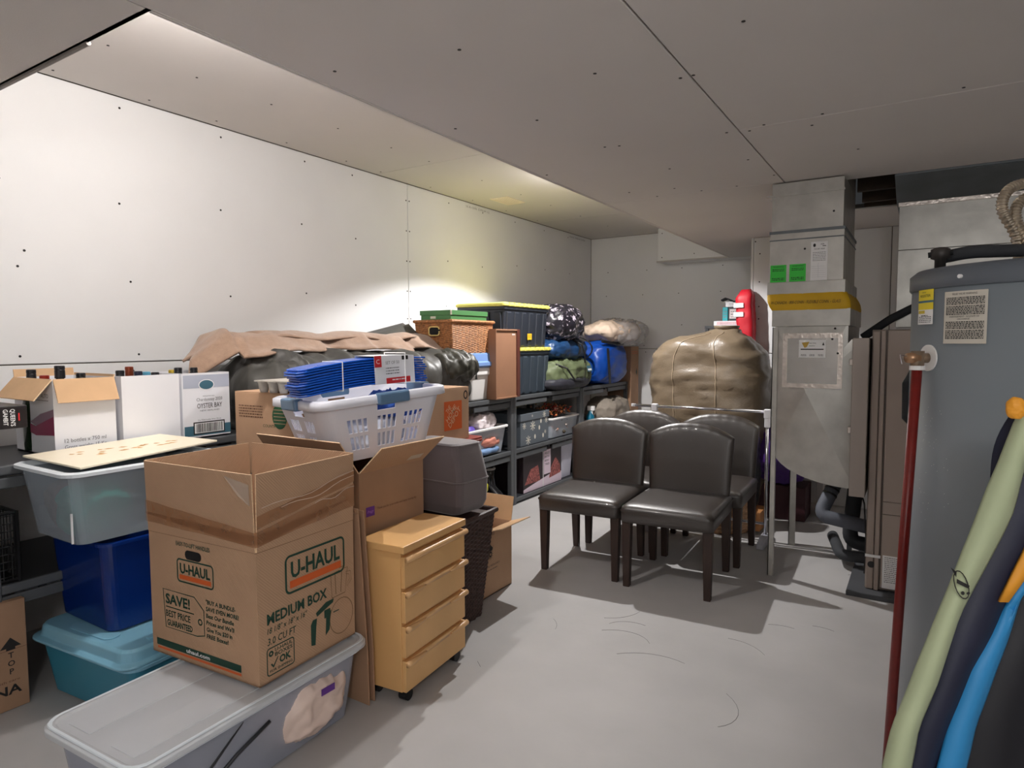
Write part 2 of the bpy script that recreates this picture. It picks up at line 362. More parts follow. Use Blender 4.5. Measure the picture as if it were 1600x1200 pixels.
shelf_unit(3.445, 4.70, 'dark grey plastic shelving unit holding the open bin with the white bag', (.05, .48, .945))
shelf_unit(4.705, 6.02, 'dark grey plastic shelving unit under the yellow lidded totes and duffels', (.05, .48, .945))
shelf_unit(6.03, 7.25, 'dark grey plastic shelving unit furthest away in the back corner', (.05, .48, .945))
def q(y, z, X=-3.0):
    k = X / -2.9; return y * k, 1.42 + (z - 1.42) * k
# ---------------------------------------------------------------- cartons
def carton(name, label, cat, cx, cy, z0, sx, sy, sz, mt=None, rz=0, open_top=False, inner=None, group=None, th=.005):
    mt = mt or cardb; t = thing(name, label, cat, (cx, cy, z0), rz, group); hx, hy = sx / 2, sy / 2
    m = MB()
    if open_top:
        m.box(-hx, hx, -hy, -hy + th, 0, sz).box(-hx, hx, hy - th, hy, 0, sz).box(-hx, -hx + th, -hy + th, hy - th, 0, sz).box(hx - th, hx, -hy + th, hy - th, 0, sz).box(-hx, hx, -hy, hy, 0, th)
        m.build('carton_body', mt, t)
        if inner: inner(t)
    else:
        m.box(-hx, hx, -hy, hy, 0, sz - .004); m.build('carton_body', mt, t, bevel=.003)
        m = MB().box(-hx + .001, hx - .001, -hy + .001, -.0015, sz - .004, sz).box(-hx + .001, hx - .001, .0015, hy - .001, sz - .004, sz)
        m.build('top_flaps', mt, t)
    return t
def flap(t, side, sx, sy, sz, L, ang, mt=None, inset=0, slope=0, name='flap'):
    """hinged at the top edge; ang 0 = straight up, 90 = horizontal outwards, 180 = hanging down outside"""
    hx, hy = sx / 2, sy / 2; W = sy if side in ('+x', '-x') else sx
    m = MB(); w = W / 2 - .002
    vs = [(-w, 0, 0), (w, 0, 0), (w - slope, 0, L), (-w + slope, 0, L)]
    vs = [(a, b + .002, c) for a, b, c in vs] + [(a, b - .003, c) for a, b, c in vs]
    m.add(vs, [(0, 1, 2, 3), (7, 6, 5, 4), (0, 4, 5, 1)]); m.add(vs, [(1, 5, 6, 2), (2, 6, 7, 3), (3, 7, 4, 0)], 1)
    o = m.build(name, [mt or cardb, cardedge], t)
    A = Matrix.Rotation(R(ang), 4, 'X')   # +ang tips towards -y
    Rz = {'-y': 0, '+x': 90, '+y': 180, '-x': 270}[side]
    pos = {'-y': (0, -hy, sz), '+y': (0, hy, sz), '+x': (hx, 0, sz), '-x': (-hx, 0, sz)}[side]
    o.matrix_local = Matrix.Translation(pos) @ Matrix.Rotation(R(Rz), 4, 'Z') @ A
    return o
# --- wine cartons on the shelf top
Z = .947
t = carton('wine_carton', 'white wine carton with open brown flaps and maroon hills on its side', 'box', -3.235, 1.365, Z, .37, .245, .325, white_c, 0, True, group='wine cartons on the shelf')
p = Print(); 
p.poly([(.02, .20), (.07, .165), (.16, .14), (.25, .175), (.37, .20), (.37, .15), (.22, .12), (.12, .14), (.02, .165)], mat('print_mauve', (150, 118, 138), .6, var=0))
p.poly([(.0, .185), (.06, .16), (.12, .135), (.2, .12), (.37, .17), (.37, .09), (.2, .08), (.1, .1), (0, .12)], mat('print_maroon', (150, 38, 84), .6, var=0), 1)
p.text('ALTO', .33, .245, .018, greyp, 1.1, 0, 'R'); p.lines(.2, .33, .235, 1, .01, .003, greyp)
p.place('printed_artwork', t, (-.185, -.1225, 0), '-y')
p = Print().text('12 bottles x 750 ml', .035, .055, .017, greyp, w=.165).text('Gross weight: 15 Kg', .035, .028, .017, greyp, w=.165)
p.place('lettering', t, (.185, -.1225, 0), '+x')
flap(t, '+x', .37, .245, .325, .105, 158, cardb_l, name='flap'); flap(t, '-y', .37, .245, .325, .11, 140, cardb_l, slope=.0)
flap(t, '-x', .37, .245, .325, .035, 10, cardb_l); flap(t, '+y', .37, .245, .325, .012, 5, cardb_l)
t = carton('wine_carton', 'plain white wine carton, blank side, between two printed ones', 'box', -3.235, 1.655, Z, .37, .265, .325, white_c, -1.5, True, group='wine cartons on the shelf')
t = carton('wine_carton', 'white and teal wine carton with a barcode and oval emblem', 'box', -3.235, 1.925, Z, .37, .255, .325, white_c, 0, True, group='wine cartons on the shelf')
p = Print(); W = .255; H = .325
p.rect(.006, W - .002, H - .075, H - .01, mat('print_pale_blue', (176, 182, 198), .6, var=0)); p.ell(W / 2 + .0, H - .06, .042, .027, whitep, 1); p.ell(W / 2, H - .06, .038, .023, tealp, 2)
p.rect(.006, W, .012, .062, tealp); p.text('MARLBOROUGH', W / 2 + .01, .205, .006, greyp, al='C').text('Chardonnay 2020', W / 2 + .015, .184, .016, greyp, al='C', w=.14).text('OYSTER BAY', W / 2 + .015, .148, .025, blackp, al='C', w=.135).text('NEW ZEALAND', W / 2 + .015, .132, .007, greyp, al='C', w=.105).text('12 x 750ml bottles Wine 13% alc', W / 2 + .012, .085, .008, greyp, al='C', w=.125)
p.rect(.052, .222, .018, .080, blackp, 1); p.rect(.058, .216, .024, .074, whitep, 2)
x = .066; rb = random.Random(3)
while x < .206:
    b = rb.choice((.002, .003, .005)); p.rect(x, x + b, .027, .071, blackp, 3); x += b + rb.choice((.002, .003))
p.place('printed_artwork', t, (.185, -W / 2, 0), '+x')
# --- wine bottles
def bottle(x, y, zt, capm, label, capw=.017, caph=.055, glassc=(30, 44, 30)):
    t = thing('wine_bottle', label, 'bottle', (x, y, Z + .008), 0, 'wine bottles in the cartons'); H = zt - Z - .008
    MB().lathe([(.036, 0), (.038, .02), (.038, H * .58), (.03, H * .68), (.016, H * .78), (.0145, H - .03)], n=16).build('bottle_body', mat('bottle_glass%d' % sum(glassc), glassc, .1, var=0), t, smooth=True)
    k = capw
    MB().lathe([(k * .96, H - caph), (k, H - caph + .003), (k, H - .02), (k * .93, H - .018), (k, H - .015), (k, H - .003), (k * .85, H)], n=16).build('bottle_cap', capm, t, smooth=False)
capb = mat('black_cap', (26, 26, 30), .3, var=0); capn = mat('navy_cap', (28, 32, 54), .3, var=0); capr = mat('red_foil', (150, 44, 30), .3, .4, var=0); capo = mat('copper_cap', (130, 60, 36), .3, .5, var=0); capl = mat('blue_cap', (90, 160, 190), .3, var=0); capy = mat('gold_cap', (200, 170, 60), .3, .4, var=0)
for (x, y, z, mm, lb) in [(-3.30, 1.265, 1.308, capb, 'wine bottle with black cap at the left end of the flapped carton'), (-3.22, 1.283, 1.284, capr, 'wine bottle with low red foil cap in the flapped carton'),
    (-3.17, 1.322, 1.325, capb, 'tallest black capped wine bottle, in the flapped carton'), (-3.17, 1.405, 1.29, capb, 'short black capped wine bottle at the right of the flapped carton'),
    (-3.17, 1.572, 1.295, capb, 'black capped wine bottle at the left corner of the blank carton'), (-3.17, 1.655, 1.288, capn, 'navy capped wine bottle in the blank white carton'),
    (-3.26, 1.66, 1.308, capo, 'copper capped wine bottle in the blank white carton'), (-3.26, 1.742, 1.28, capl, 'pale blue capped wine bottle in the blank white carton'),
    (-3.17, 1.736, 1.28, capb, 'low black capped wine bottle in the blank white carton'), (-3.17, 1.852, 1.298, capb, 'black capped wine bottle standing tall at the left of the teal carton'),
    (-3.27, 1.88, 1.284, capy, 'gold capped wine bottle in the teal carton'), (-3.17, 1.935, 1.296, capb, 'black capped wine bottle in the middle of the teal carton'), (-3.24, 1.99, 1.287, capo, 'copper capped wine bottle by the tarpaulin in the teal carton')]:
    bottle(x, y, z, mm, lb, .0185 if 'tallest' not in lb else .02)
# --- left edge of the shelves
t = thing('board_game', 'black boxed game with white lettering at the left frame edge', 'game', (-3.17, .985, 1.085), 0)
MB().box(-.13, .13, -.16, .16, 0, .09).build('game_box', mat('game_black', (30, 26, 28), .4, var=0), t, bevel=.003)
p = Print().rect(.0, .19, .004, .086, mat('game_photo', (120, 84, 64), .5, var=.5, scale=30)).ell(.10, .03, .03, .02, mat('game_orange', (190, 96, 50), .5, var=0), 1)
p.text("QUEEN'S", .262, .078, .016, whitep, rot=-90, w=.068, bold=.02).text('GAMBIT', .238, .078, .016, whitep, rot=-90, w=.064, bold=.02); p.rect(.288, .293, .03, .06, redp, 1)
p.place('printed_artwork', t, (.13, -.16, 0), '+x')
o = blob('folded_cloth', mat('black_cloth', (34, 33, 36), .8, var=.2), (-3.13, .9, 1.015), (.14, .14, .068), amp=.012, scale=14, seed=3); tag(o, 'black folded cloth under the boxed game at left', 'cloth')
t = thing('pet_carrier', 'black wire crate on the middle shelf at the left frame edge', 'crate', (-3.25, .78, .482))
wire = mat('black_wire', (24, 24, 26), .4, .3, var=0)
m = MB()
for i in range(19): y = -.27 + i * .03; m.tube([(.26, y, .02), (.26, y, .28)], .0022, 5)
for i in range(9): z = .03 + i * .03; m.tube([(.262, -.29, z), (.262, .29, z)], .0022, 5)
for i in range(18): x = -.25 + i * .03; m.tube([(x, .29, .02), (x, .29, .28)], .0022, 5); m.tube([(x, -.29, .28), (x, .29, .28)], .0022, 5)
stuffp(m.build('wire_grid', wire, t))
m = MB()
for a in (.26, -.26):
    m.tube([(a, -.29, .28), (a, .29, .28)], .007, 6).tube([(a, -.29, .015), (a, .29, .015)], .007, 6)
for b in (.29, -.29):
    m.tube([(-.26, b, .28), (.26, b, .28)], .007, 6).tube([(-.26, b, .015), (.26, b, .015)], .007, 6)
    for a in (.26, -.26): m.tube([(a, b, .0), (a, b, .285)], .009, 6)
m.build('crate_frame', wire, t)
o = blob('folded_blanket', mat('beige_fleece', (190, 178, 158), .9, var=.1, sheen=.3), (-3.25, .78, .60), (.22, .25, .1), amp=.02, scale=8, seed=8); tag(o, 'beige folded blanket inside the black wire crate', 'blanket')
t = carton('cardboard_box', 'brown cardboard box with arrow and black print on the floor at left', 'box', -3.2, .79, .002, .5, .56, .425, cardb_d)
p = Print(); p.poly([(.47, .245), (.505, .285), (.54, .245), (.52, .245), (.52, .235), (.49, .235), (.49, .245)], blackp)
for i, ch_ in enumerate('TOP'): p.text(ch_, .505, .205 - i * .032, .022, blackp, al='C', bold=.02)
p.text('BARCELONA', .535, .062, .036, blackp, al='R', bold=.03, w=.36).text('Product of Spain  handle with care', .53, .11, .010, brownp, al='R', w=.3); p.rect(0, .56, .235, .2365, brownp)
p.place('lettering', t, (.25, -.28, 0), '+x')
# ---------------------------------------------------------------- storage bins
def bin_(name, label, cx, cy, z0, w, d, h, mt, rimm, rz=0, taper=.05, rim=.018, th=.003, group=None, lid=None, r=.04, cat='storage bin'):
    t = thing(name, label, cat, (cx, cy, z0), rz, group)
    m = MB(); rings = []
    for k in range(7):
        s = k / 6; rings.append(ring(w - taper * 2 * (1 - s), d - taper * 2 * (1 - s), r, .004 + (h - .004) * s))
    inner = [[(x * (1 - 2 * th / w), y * (1 - 2 * th / d), z) for x, y, z in g] for g in reversed(rings)]
    inner[-1] = [(x, y, z + .004) for x, y, z in inner[-1]]
    m.loft(rings + inner, caps=True); m.build('bin_body', mt, t, smooth=False)
    m = MB(); g = [ring(w - .01, d - .01, r, h - .02), ring(w + rim * 2, d + rim * 2, r + rim, h - .016), ring(w + rim * 2, d + rim * 2, r + rim, h - .004), ring(w + rim, d + rim, r + rim / 2, h), ring(w - .008, d - .008, r, h), ring(w - .012, d - .012, r, h - .02)]
    m.loft(g, caps=False); m.build('bin_rim', rimm, t, smooth=False)
    return t
teal = mat('teal_cloth', (60, 165, 150), .8); greycl = mat('grey_cloth', (96, 102, 112), .8, var=.2)
# left stack: pale blue lidded bin, dark blue bin, clear bin, board
aqua = mat('aqua_plastic', (74, 156, 184), .3, var=.03, alpha=.82); aqual = mat('aqua_lid_plastic', (134, 188, 212), .32, var=.04)
t = bin_('storage_bin', 'aqua storage bin with pale blue domed lid at the bottom of the left stack', -2.735, 1.46, .002, .62, .60, .235, aqua, aqual, 5, .03, .02)
m = MB(); m.loft([ring(.64, .66, .06, .228), ring(.655, .675, .065, .233), ring(.655, .675, .065, .242), ring(.61, .63, .06, .247), ring(.60, .62, .06, .282), ring(.58, .60, .05, .292)], True)
m.build('lid', aqual, t, bevel=.003)
m = MB(); m.loft([ring(.26, .06, .028, .290, cx=0, cy=-.25), ring(.27, .07, .03, .296, cx=0, cy=-.25), ring(.24, .04, .018, .2975, cx=0, cy=-.25)], True)
for s in (-1, 1): m.box(s * .25 - .012, s * .25 + .012, -.2, .27, .290, .298)
m.build('lid_ribs', aqual, t, bevel=.003)
MB().box(.31, .33, -.05, .05, .18, .255).build('latch', mat('white_latch', (220, 228, 232), .4, var=0), t, bevel=.006)
blue = mat('dark_blue_plastic', (8, 44, 118), .22, var=.05, alpha=.93)
t = bin_('storage_bin', 'dark blue translucent storage bin in the middle of the left stack', -2.82, 1.47, .300, .46, .54, .365, blue, blue, 0, .025, .014)
MB().loft([ring(.39, .53, .04, .338), ring(.42, .56, .05, .345), ring(.41, .55, .05, .357)], True).build('lid', blue, t)
t = bin_('storage_bin', 'open clear storage bin with a white rim on top of the left stack', -2.755, 1.365, .68, .43, .58, .28, mat('clear_bin', (200, 210, 220), .22, var=0, alpha=.34), milky, 0, .035, .022)
for (a, b) in ((-.1, 1), (.1, 1)): pass
m = MB(); m.box(.186, .192, -.283, -.277, .02, .13); m.build('paper_strip', white_c, t)
tag(blob('folded_towel', teal, (-2.70, 1.22, .785), (.13, .1, .095), amp=.02, scale=9, seed=4), 'teal folded towel seen through the clear bin', 'towel')
o = MB().lathe([(.06, 0), (.06, .14), (.02, .14), (.02, 0)], n=20).build('tape_roll', greycl, None, smooth=False); o.location = (-2.62, 1.52, .688); tag(o, 'dark grey roll seen through the side of the clear bin', 'roll')
tag(blob('fabric_bundle', mat('slate_cloth', (120, 130, 140), .8, var=.2), (-2.83, 1.46, .825), (.12, .17, .135), amp=.025, scale=7, seed=6), 'slate grey fabric bundle inside the clear bin', 'cloth')
tag(blob('fabric_bundle', mat('brown_cloth', (120, 92, 80), .8, var=.2), (-2.85, 1.22, .79), (.09, .09, .1), amp=.015, scale=9, seed=9), 'brown fabric bundle in the left corner of the clear bin', 'cloth')
m = MB(); m.prism([(-2.54, 1.11), (-2.64, 1.71), (-3.03, 1.67), (-2.985, 1.10)], 'z', 0, .008); o = m.build('wooden_board', mat('pale_plywood', (248, 238, 214), .4, var=.03, scale=3), None, bevel=.002)
o.location = (0, 0, .968); tag(o, 'pale plywood board lying across the open clear bin', 'board')
for v in o.data.vertices: v.co.z += (v.co.y - 1.1) * .022 - (v.co.x + 2.5) * .012
scm = mat('scorch_brown', (206, 160, 96), .6, var=.2, scale=30)
m = MB(); rr = random.Random(4)
for i in range(22):
    x = -2.80 + rr.uniform(-.07, .07); y = 1.2 + .4 * i / 22; L = rr.uniform(.02, .05); z = .968 + .0085 + (y - 1.1) * .022 - (x + 2.5) * .012
    m.add([(x, y, z), (x + .012, y + L * .4, z + .0003), (x + .004, y + L, z + .0008), (x - .012, y + L * .5, z + .0007)], [(0, 1, 2, 3)])
b_ = m.build('burnt_drawing', scm, o); b_['label'] = 'brown burnt drawing on the board'; b_.matrix_parent_inverse = Matrix(); b_.location = (0, 0, -.968)
# foreground clear bin with the moving box on it
t = bin_('storage_bin', 'long low clear storage bin under the open moving box in the foreground', -1.975, 1.28, .002, .42, .86, .27, mat('clear_front', (204, 208, 222), .25, var=0, alpha=.38), milky, 3, .03, .018)
m = MB(); m.loft([ring(.47, .91, .06, .262), ring(.488, .928, .065, .268), ring(.488, .928, .065, .284), ring(.465, .905, .06, .292), ring(.44, .88, .05, .292), ring(.43, .87, .05, .286)], True)
for s in (-.11, .11): m.box(s - .055, s + .055, -.41, .41, .284, .2885)
m.build('lid', clear2, t, bevel=.002)
MB().loft([ring(.474, .914, .06, .2915), ring(.47, .91, .06, .2945), ring(.452, .892, .055, .2935)], False).build('lid_edge', milky, t)
tag(blob('plastic_bag', mat('cream_plastic_bag', (232, 208, 196), .5, var=.06), (-1.90, 1.50, .135), (.14, .17, .128), amp=.022, scale=9, seed=5), 'cream plastic bag bundled inside the foreground clear bin', 'bag')
o = MB().box(-.001, .001, -.03, .03, -.012, .012).build('sticker', purplep, None); o.location = (-1.752, 1.53, .19); tag(o, 'purple label on the bag inside the foreground bin', 'label')
for i, lb in enumerate(('upper dark metal rod leaning inside the foreground bin', 'lower dark metal rod leaning inside the foreground bin')):
    o = MB().tube([(-1.775, .86 + i * .1, .02), (-1.77, 1.08 + i * .1, .14), (-1.77, 1.2 + i * .1, .235 - i * .05)], .006, 8).build('metal_rod', mat('dark_rod', (50, 52, 56), .4, var=0), None, smooth=True); tag(o, lb, 'rod')
# moving box (open, flaps up)
BW, BD, BH, BZ = .560, .45, .70, .30
t = thing('moving_box', 'open brown moving box with green and orange logos, flaps up, in the foreground', 'box', (-2.085, 1.485, BZ), 4.0)
hx, hy, th = BW / 2, BD / 2, .006; FZ = .445
m = MB().box(-hx, hx, -hy, -hy + th, 0, FZ).box(-hx, hx, hy - th, hy, 0, FZ).box(-hx, -hx + th, -hy + th, hy - th, 0, FZ).box(hx - th, hx, -hy + th, hy - th, 0, FZ).box(-hx, hx, -hy, hy, 0, th)
m.build('carton_body', cardb, t)
for sd, tilt in (('-y', 1.5), ('+x', 1.2), ('+y', 2), ('-x', 1.5)): flap(t, sd, BW, BD, FZ + .002, BH - FZ, tilt)
cr = mat('crease', (128, 94, 66), .8, var=0)
def mp_(pr, w, sc=1):
    return pr
def uhaul(p, u0, v0, W, H):
    p.frame(u0, u0 + W, v0, v0 + H, W * .028, W * .08, greenp, 0); p.text('U-HAUL', u0 + W * .09, v0 + H * .40, H * .42, greenp, w=W * .82, bold=.04)
    p.rect(u0 + W * .07, u0 + W * .93, v0 + H * .14, v0 + H * .33, orangep, 1)
p = Print(); W = BW
p.text('MEDIANA', .035, .615, .030, blackp, w=.115, bold=.04).text('MEDIUM', .035, .570, .030, blackp, w=.105, bold=.04); p.rect(.146, .152, .6, .66, redp)
p.text('EASY-TO-LIFT HANDLES', .155, .415, .015, greenp, w=.18, bold=.02)
uhaul(p, .155, .285, .195, .085)
tg = [(.07, .245), (.245, .245), (.295, .205), (.295, .115), (.255, .105), (.08, .105)]; p.loop(tg, .004, greenp)
p.text('SAVE!', .085, .195, .036, greenp, w=.135, bold=.04).rect(.085, .24, .180, .184, greenp).text('BEST PRICE', .085, .147, .024, greenp, w=.135, bold=.02).text('GUARANTEED', .09, .115, .022, greenp, w=.14, bold=.04)
p.loop([(.272 + .012 * math.cos(a * PI / 8), .16 + .012 * math.sin(a * PI / 8)) for a in range(16)], .005, greenp)
for i, s in enumerate(('"BUY A BUNDLE-', 'SAVE EVEN MORE!', 'Beat Our Bundle', "Prices and We'll", 'Give You $20 in', 'FREE Boxes!')): p.text(s, .305, .232 - i * .024, .015, greenp, w=(.15, .165, .14, .14, .13, .11)[i], bold=.035, shear=.1)
p.rect(.025, .475, .030, .055, greenp).rect(.03, .475, .018, .026, orangep).text('uhaul.com', .255, .036, .014, whitep, al='C', w=.125, bold=.03)
p.place('printed_artwork', t, (-hx, -hy, 0), '-y')
MB().loft([[(a, -hy - .0012, b) for a, b in rrect(.085, .032, .015, 4, -hx + .245, .388)], [(a, -hy + .004, b) for a, b in rrect(.085, .032, .015, 4, -hx + .245, .388)]], True).build('hand_hole', mat('hole_dark', (14, 14, 16), .9, var=0), t)
p = Print()
uhaul(p, .115, .265, .285, .135)
p.text('MEDIUM BOX', .035, .195, .036, greenp, w=.27, bold=.04).text('18 1/8" x 18" x 16"', .035, .163, .020, greenp, w=.17, shear=.15, bold=.01).text('3.0 CU FT', .035, .125, .024, greenp, w=.12, shear=.1, bold=.01)
p.frame(.03, .148, .02, .115, .004, .012, greenp)
p.loop([(.048 + .010 * math.cos(a * PI / 6), .094 + .010 * math.sin(a * PI / 6)) for a in range(12)], .006, greenp, 1)
p.text('U-HAUL', .064, .096, .012, greenp, w=.075, bold=.02).text('BOXES', .064, .079, .013, greenp, w=.075, bold=.02).text('OK', .082, .049, .024, greenp, w=.05, bold=.05).poly([(.045, .058), (.051, .060), (.056, .051), (.075, .075), (.078, .073), (.057, .043)], greenp, 1).text('FOR SHIPPING', .042, .031, .009, greenp, w=.095, bold=.02)
# toaster, blender and kettle pictures in outline
dk = greenp
p.poly([(.225, .045), (.245, .04), (.25, .1), (.255, .135), (.235, .135), (.225, .12)], dk).poly([(.255, .14), (.335, .165), (.34, .178), (.3, .178), (.25, .155)], dk).poly([(.295, .055), (.315, .07), (.325, .14), (.3, .135)], dk).rect(.29, .32, .12, .15, dk, 1)
thin = mat('print_faint', (120, 92, 60), .7, var=0)
p.loop([(.33, .18), (.40, .18), (.415, .275), (.395, .275), (.395, .285), (.37, .285), (.37, .275), (.325, .272)], .003, thin); p.poly([(.35, .19), (.353, .19), (.35, .265), (.347, .265)], thin).poly([(.375, .19), (.378, .19), (.385, .265), (.382, .265)], thin)
p.loop([(.378 + .062 * math.cos(a * PI / 12), .10 + .068 * math.sin(a * PI / 12)) for a in range(24)], .003, thin); p.rect(.335, .365, .125, .129, dk, 1)
p.loop([(.405, .26), (.43, .255), (.435, .22), (.412, .20), (.41, .21), (.425, .225), (.422, .245), (.405, .25)], .002, thin)
p.place('printed_artwork', t, (hx, -hy, 0), '+x')
# packing tape around the raised flaps
def strip(pts, w, mt, nm='tape_strip'):
    m = MB(); P = [Vector(a) for a in pts]; m.loft([[(a.x, a.y, a.z - w / 2 + .0015 * math.sin(i * 1.7)), (a.x, a.y, a.z + w / 2 + .001 * math.sin(i * 2.3))] for i, a in enumerate(P)], False, closed=False)
    return m.build(nm, mt, t)
e = .0085
for (z0, z1, z2, w) in ((.535, .490, .56, .05), (.500, .488, .52, .035)):
    strip([(-hx, -hy - e, z0)] + [(-hx + BW * i / 8, -hy - e, z0 + (z1 - z0) * i / 8) for i in range(1, 8)] + [(hx + .004, -hy - e, z1)] + [(hx + e, -hy + BD * i / 8, z1 + (z2 - z1) * i / 8) for i in range(9)], w, tape)
strip([(hx + e + .0006, -hy + BD * i / 8, .545 + .07 * i / 8) for i in range(9)], .042, tape)
m = MB(); m.add([(hx - .13, -hy - e - .002, .688), (hx - .01, -hy - e - .004, .67), (hx - .01, -hy - e - .002, .60), (hx - .06, -hy - e - .006, .63)], [(0, 3, 2, 1)]); m.build('tape_strip', tape_clear, t)
m = MB()
for (a, b, c) in ((.02, .59, .50), (.1, .575, .47), (.25, .555, .25)): m.tube([(hx + e + .001, -hy + a + (BD - a) * i / 10, b + (c * .1) * (i / 10) ** 2 + .006 * math.sin(i)) for i in range(11)], .0011, 4)
stuffp(m.build('tape_wrinkle_glints', mat('tape_glint', (235, 215, 200), .15, var=0), t))  # pale strands along the wrinkles, glints put into the colour
m = MB(); m.box(-hx, hx, -hy - .0008, -hy + .001, FZ - .001, FZ + .001).box(hx - .001, hx + .0008, -hy, hy, FZ - .001, FZ + .001); m.build('crease', cr, t)
# ---------------------------------------------------------------- flattened boxes, big box, basket, cabinet
for i, lb in enumerate(('front sheet of flattened cardboard leaning beside the drawer unit', 'middle sheet of flattened cardboard leaning beside the drawer unit', 'rear sheet of flattened cardboard leaning beside the drawer unit')):
    x1 = (-1.79, -1.81, -1.795)[i]; m = MB(); H = (.76, .775, .765)[i]
    m.prism([(x1, 0), (x1 + .0, .22), (x1 - .025, H), (x1 - .56, H), (x1 - .56, 0)], 'y', 0, .006).prism([(x1 - .01, 0), (x1 - .03, H - .005), (x1 - .56, H - .005), (x1 - .56, 0)], 'y', .007, .012)
    o = m.build('flattened_box', (cardb_d, cardb, cardb_d)[i], None, bevel=.0015); o.location = (0, 1.765 + i * .017, .002); o.rotation_euler = (R(1.2), 0, 0); tag(o, lb, 'cardboard', 'flattened cardboard boxes beside the drawer unit')
sx, sy, sz = .52, .40, .885
t = carton('cardboard_box', 'tall open brown box with purple logo behind the drawer unit', 'box', -2.19, 2.07, .002, sx, sy, sz, cardb_d, 0, True)
flap(t, '+x', sx, sy, sz, .17, 48, cardb, slope=-.0); o = flap(t, '-y', sx, sy, sz, .17, 35, cardb_d); flap(t, '+y', sx, sy, sz, .16, -84, cardb_d); flap(t, '-x', sx, sy, sz, .16, -86, cardb_d)
p = Print().rect(.035, .085, .695, .735, purplep).text('fragy', .06, .71, .012, mat('print_lilac', (170, 120, 210), .5, var=0), al='C', w=.036, shear=.3); p.text('Thank you for your order and happy moving day', .1, .715, .010, brownp, w=.25)
p.place('printed_artwork', t, (sx / 2, -sy / 2, 0), '+x')
MB().add([(sx / 2 + .02, .06, sz + .012), (sx / 2 + .02, .15, sz + .012), (sx / 2 + .10, .17, sz + .09), (sx / 2 + .10, .1, sz + .09)], [(0, 1, 2, 3)]).build('paper_label', mat('torn_paper', (196, 184, 168), .8, var=.05), t).location = (.004, .0, .004)
# laundry basket
bk = thing('laundry_basket', 'white plastic laundry basket with grey blue grips resting on the tall box', 'basket', (-2.155, 2.125, .93), -17)
wp = mat('white_basket_plastic', (226, 228, 238), .4, var=.01); grip = mat('grey_blue_grip', (92, 122, 152), .45, var=0)
NU, NV = 240, 30; W0, D0 = .50, .60; Hb = .262
def bperim(s):   # point on unit rounded perimeter, s in 0..1, returns side, fraction
    return s
def bring(z):
    k = z / Hb; w_ = W0 - .13 * (1 - k); d_ = D0 - .13 * (1 - k); r0 = .07
    n4 = NU // 4; pts = []
    for side in range(4):
        L = (w_ if side % 2 == 0 else d_) - 2 * r0; arc = PI / 2 * r0; na = 10; ns = n4 - na
        cx = [(-1, -1), (1, -1), (1, 1), (-1, 1)][side]; x0, y0 = cx[0] * (w_ / 2 - r0), cx[1] * (d_ / 2 - r0)
        d = [(1, 0), (0, 1), (-1, 0), (0, -1)][side]; nn = (d[1], -d[0])
        for i in range(ns): pts.append((x0 + d[0] * L * i / ns + nn[0] * r0, y0 + d[1] * L * i / ns + nn[1] * r0, z))
        x1, y1 = x0 + d[0] * L, y0 + d[1] * L
        for i in range(na):
            a = PI / 2 * i / na; pts.append((x1 + r0 * (nn[0] * math.cos(a) + d[0] * math.sin(a)), y1 + r0 * (nn[1] * math.cos(a) + d[1] * math.sin(a)), z))
    return pts
zs = [0, .01] + [.02 + (Hb - .045) * i / 26 for i in range(27)] + [Hb]
rg = [bring(z) for z in zs]; n4 = NU // 4; V = [p_ for r0 in rg for p_ in r0]; Fq = []
for k in range(len(zs) - 1):
    for i in range(NU):
        side, u = divmod(i, n4); hole = False
        if u < 50:
            zc = (zs[k] + zs[k + 1]) / 2
            if side % 2 == 1:   # long sides: three groups of slots, two rows
                for g0 in (3, 20, 36):
                    if g0 <= u < g0 + 12 and (u - g0) % 3 != 2 and (.045 < zc < .105 or .118 < zc < .18): hole = True
                if 20 <= u < 30 and .205 < zc < .232: hole = True
            else:
                for g0 in (6, 30):
                    if g0 <= u < g0 + 14 and (u - g0) % 3 != 2 and (.06 < zc < .115 or .128 < zc < .18): hole = True
                if 17 <= u < 33 and .198 < zc < .232: hole = True
        if not hole: a = k * NU + i; b = k * NU + (i + 1) % NU; Fq.append((a, b, b + NU, a + NU))
Fq.append(tuple(range(NU - 1, -1, -1)))
m = MB(); m.add(V, Fq); m.build('basket_body', wp, bk, solid=.004)
m = MB(); rr_ = bring(Hb)
def off(pts, o_, z): return [(x * (1 + o_ / (abs(x) + .2)), y * (1 + o_ / (abs(y) + .2)), z) for x, y, _ in pts]
m.loft([off(rr_, 0, Hb - .004), off(rr_, .03, Hb - .028), off(rr_, .034, Hb - .026), off(rr_, .03, Hb + .006), off(rr_, .01, Hb + .012), off(rr_, -.008, Hb + .006), off(rr_, -.006, Hb - .02)], False); m.build('basket_rim', wp, bk, smooth=True)
for (cx, cy, hxx, hyy) in ((0, -D0 / 2 - .014, .075, .022), (0, D0 / 2 + .014, .075, .022), (W0 / 2 + .014, .02, .022, .075), (-W0 / 2 - .014, 0, .022, .075)):
    g = MB(); g.box(cx - hxx, cx + hxx, cy - hyy, cy + hyy, Hb - .034, Hb + .016).build('grip', grip, bk, bevel=.008)
bk.rotation_euler = (R(4.2), R(-1.0), R(-17))
for (x, y, z, s, c, lb) in ((-2.14, 2.1, 1.02, (.15, .18, .075), (196, 200, 210), 'white crumpled cloth seen through the laundry basket slots'), (-2.05, 2.22, 1.14, (.10, .12, .05), (40, 84, 170), 'blue cloth seen through the laundry basket slots')):
    tag(blob('laundry', mat('cloth%d' % c[0], c, .8, var=.05), (x, y, z), s, amp=.03, scale=10, seed=int(c[0])), lb, 'cloth')
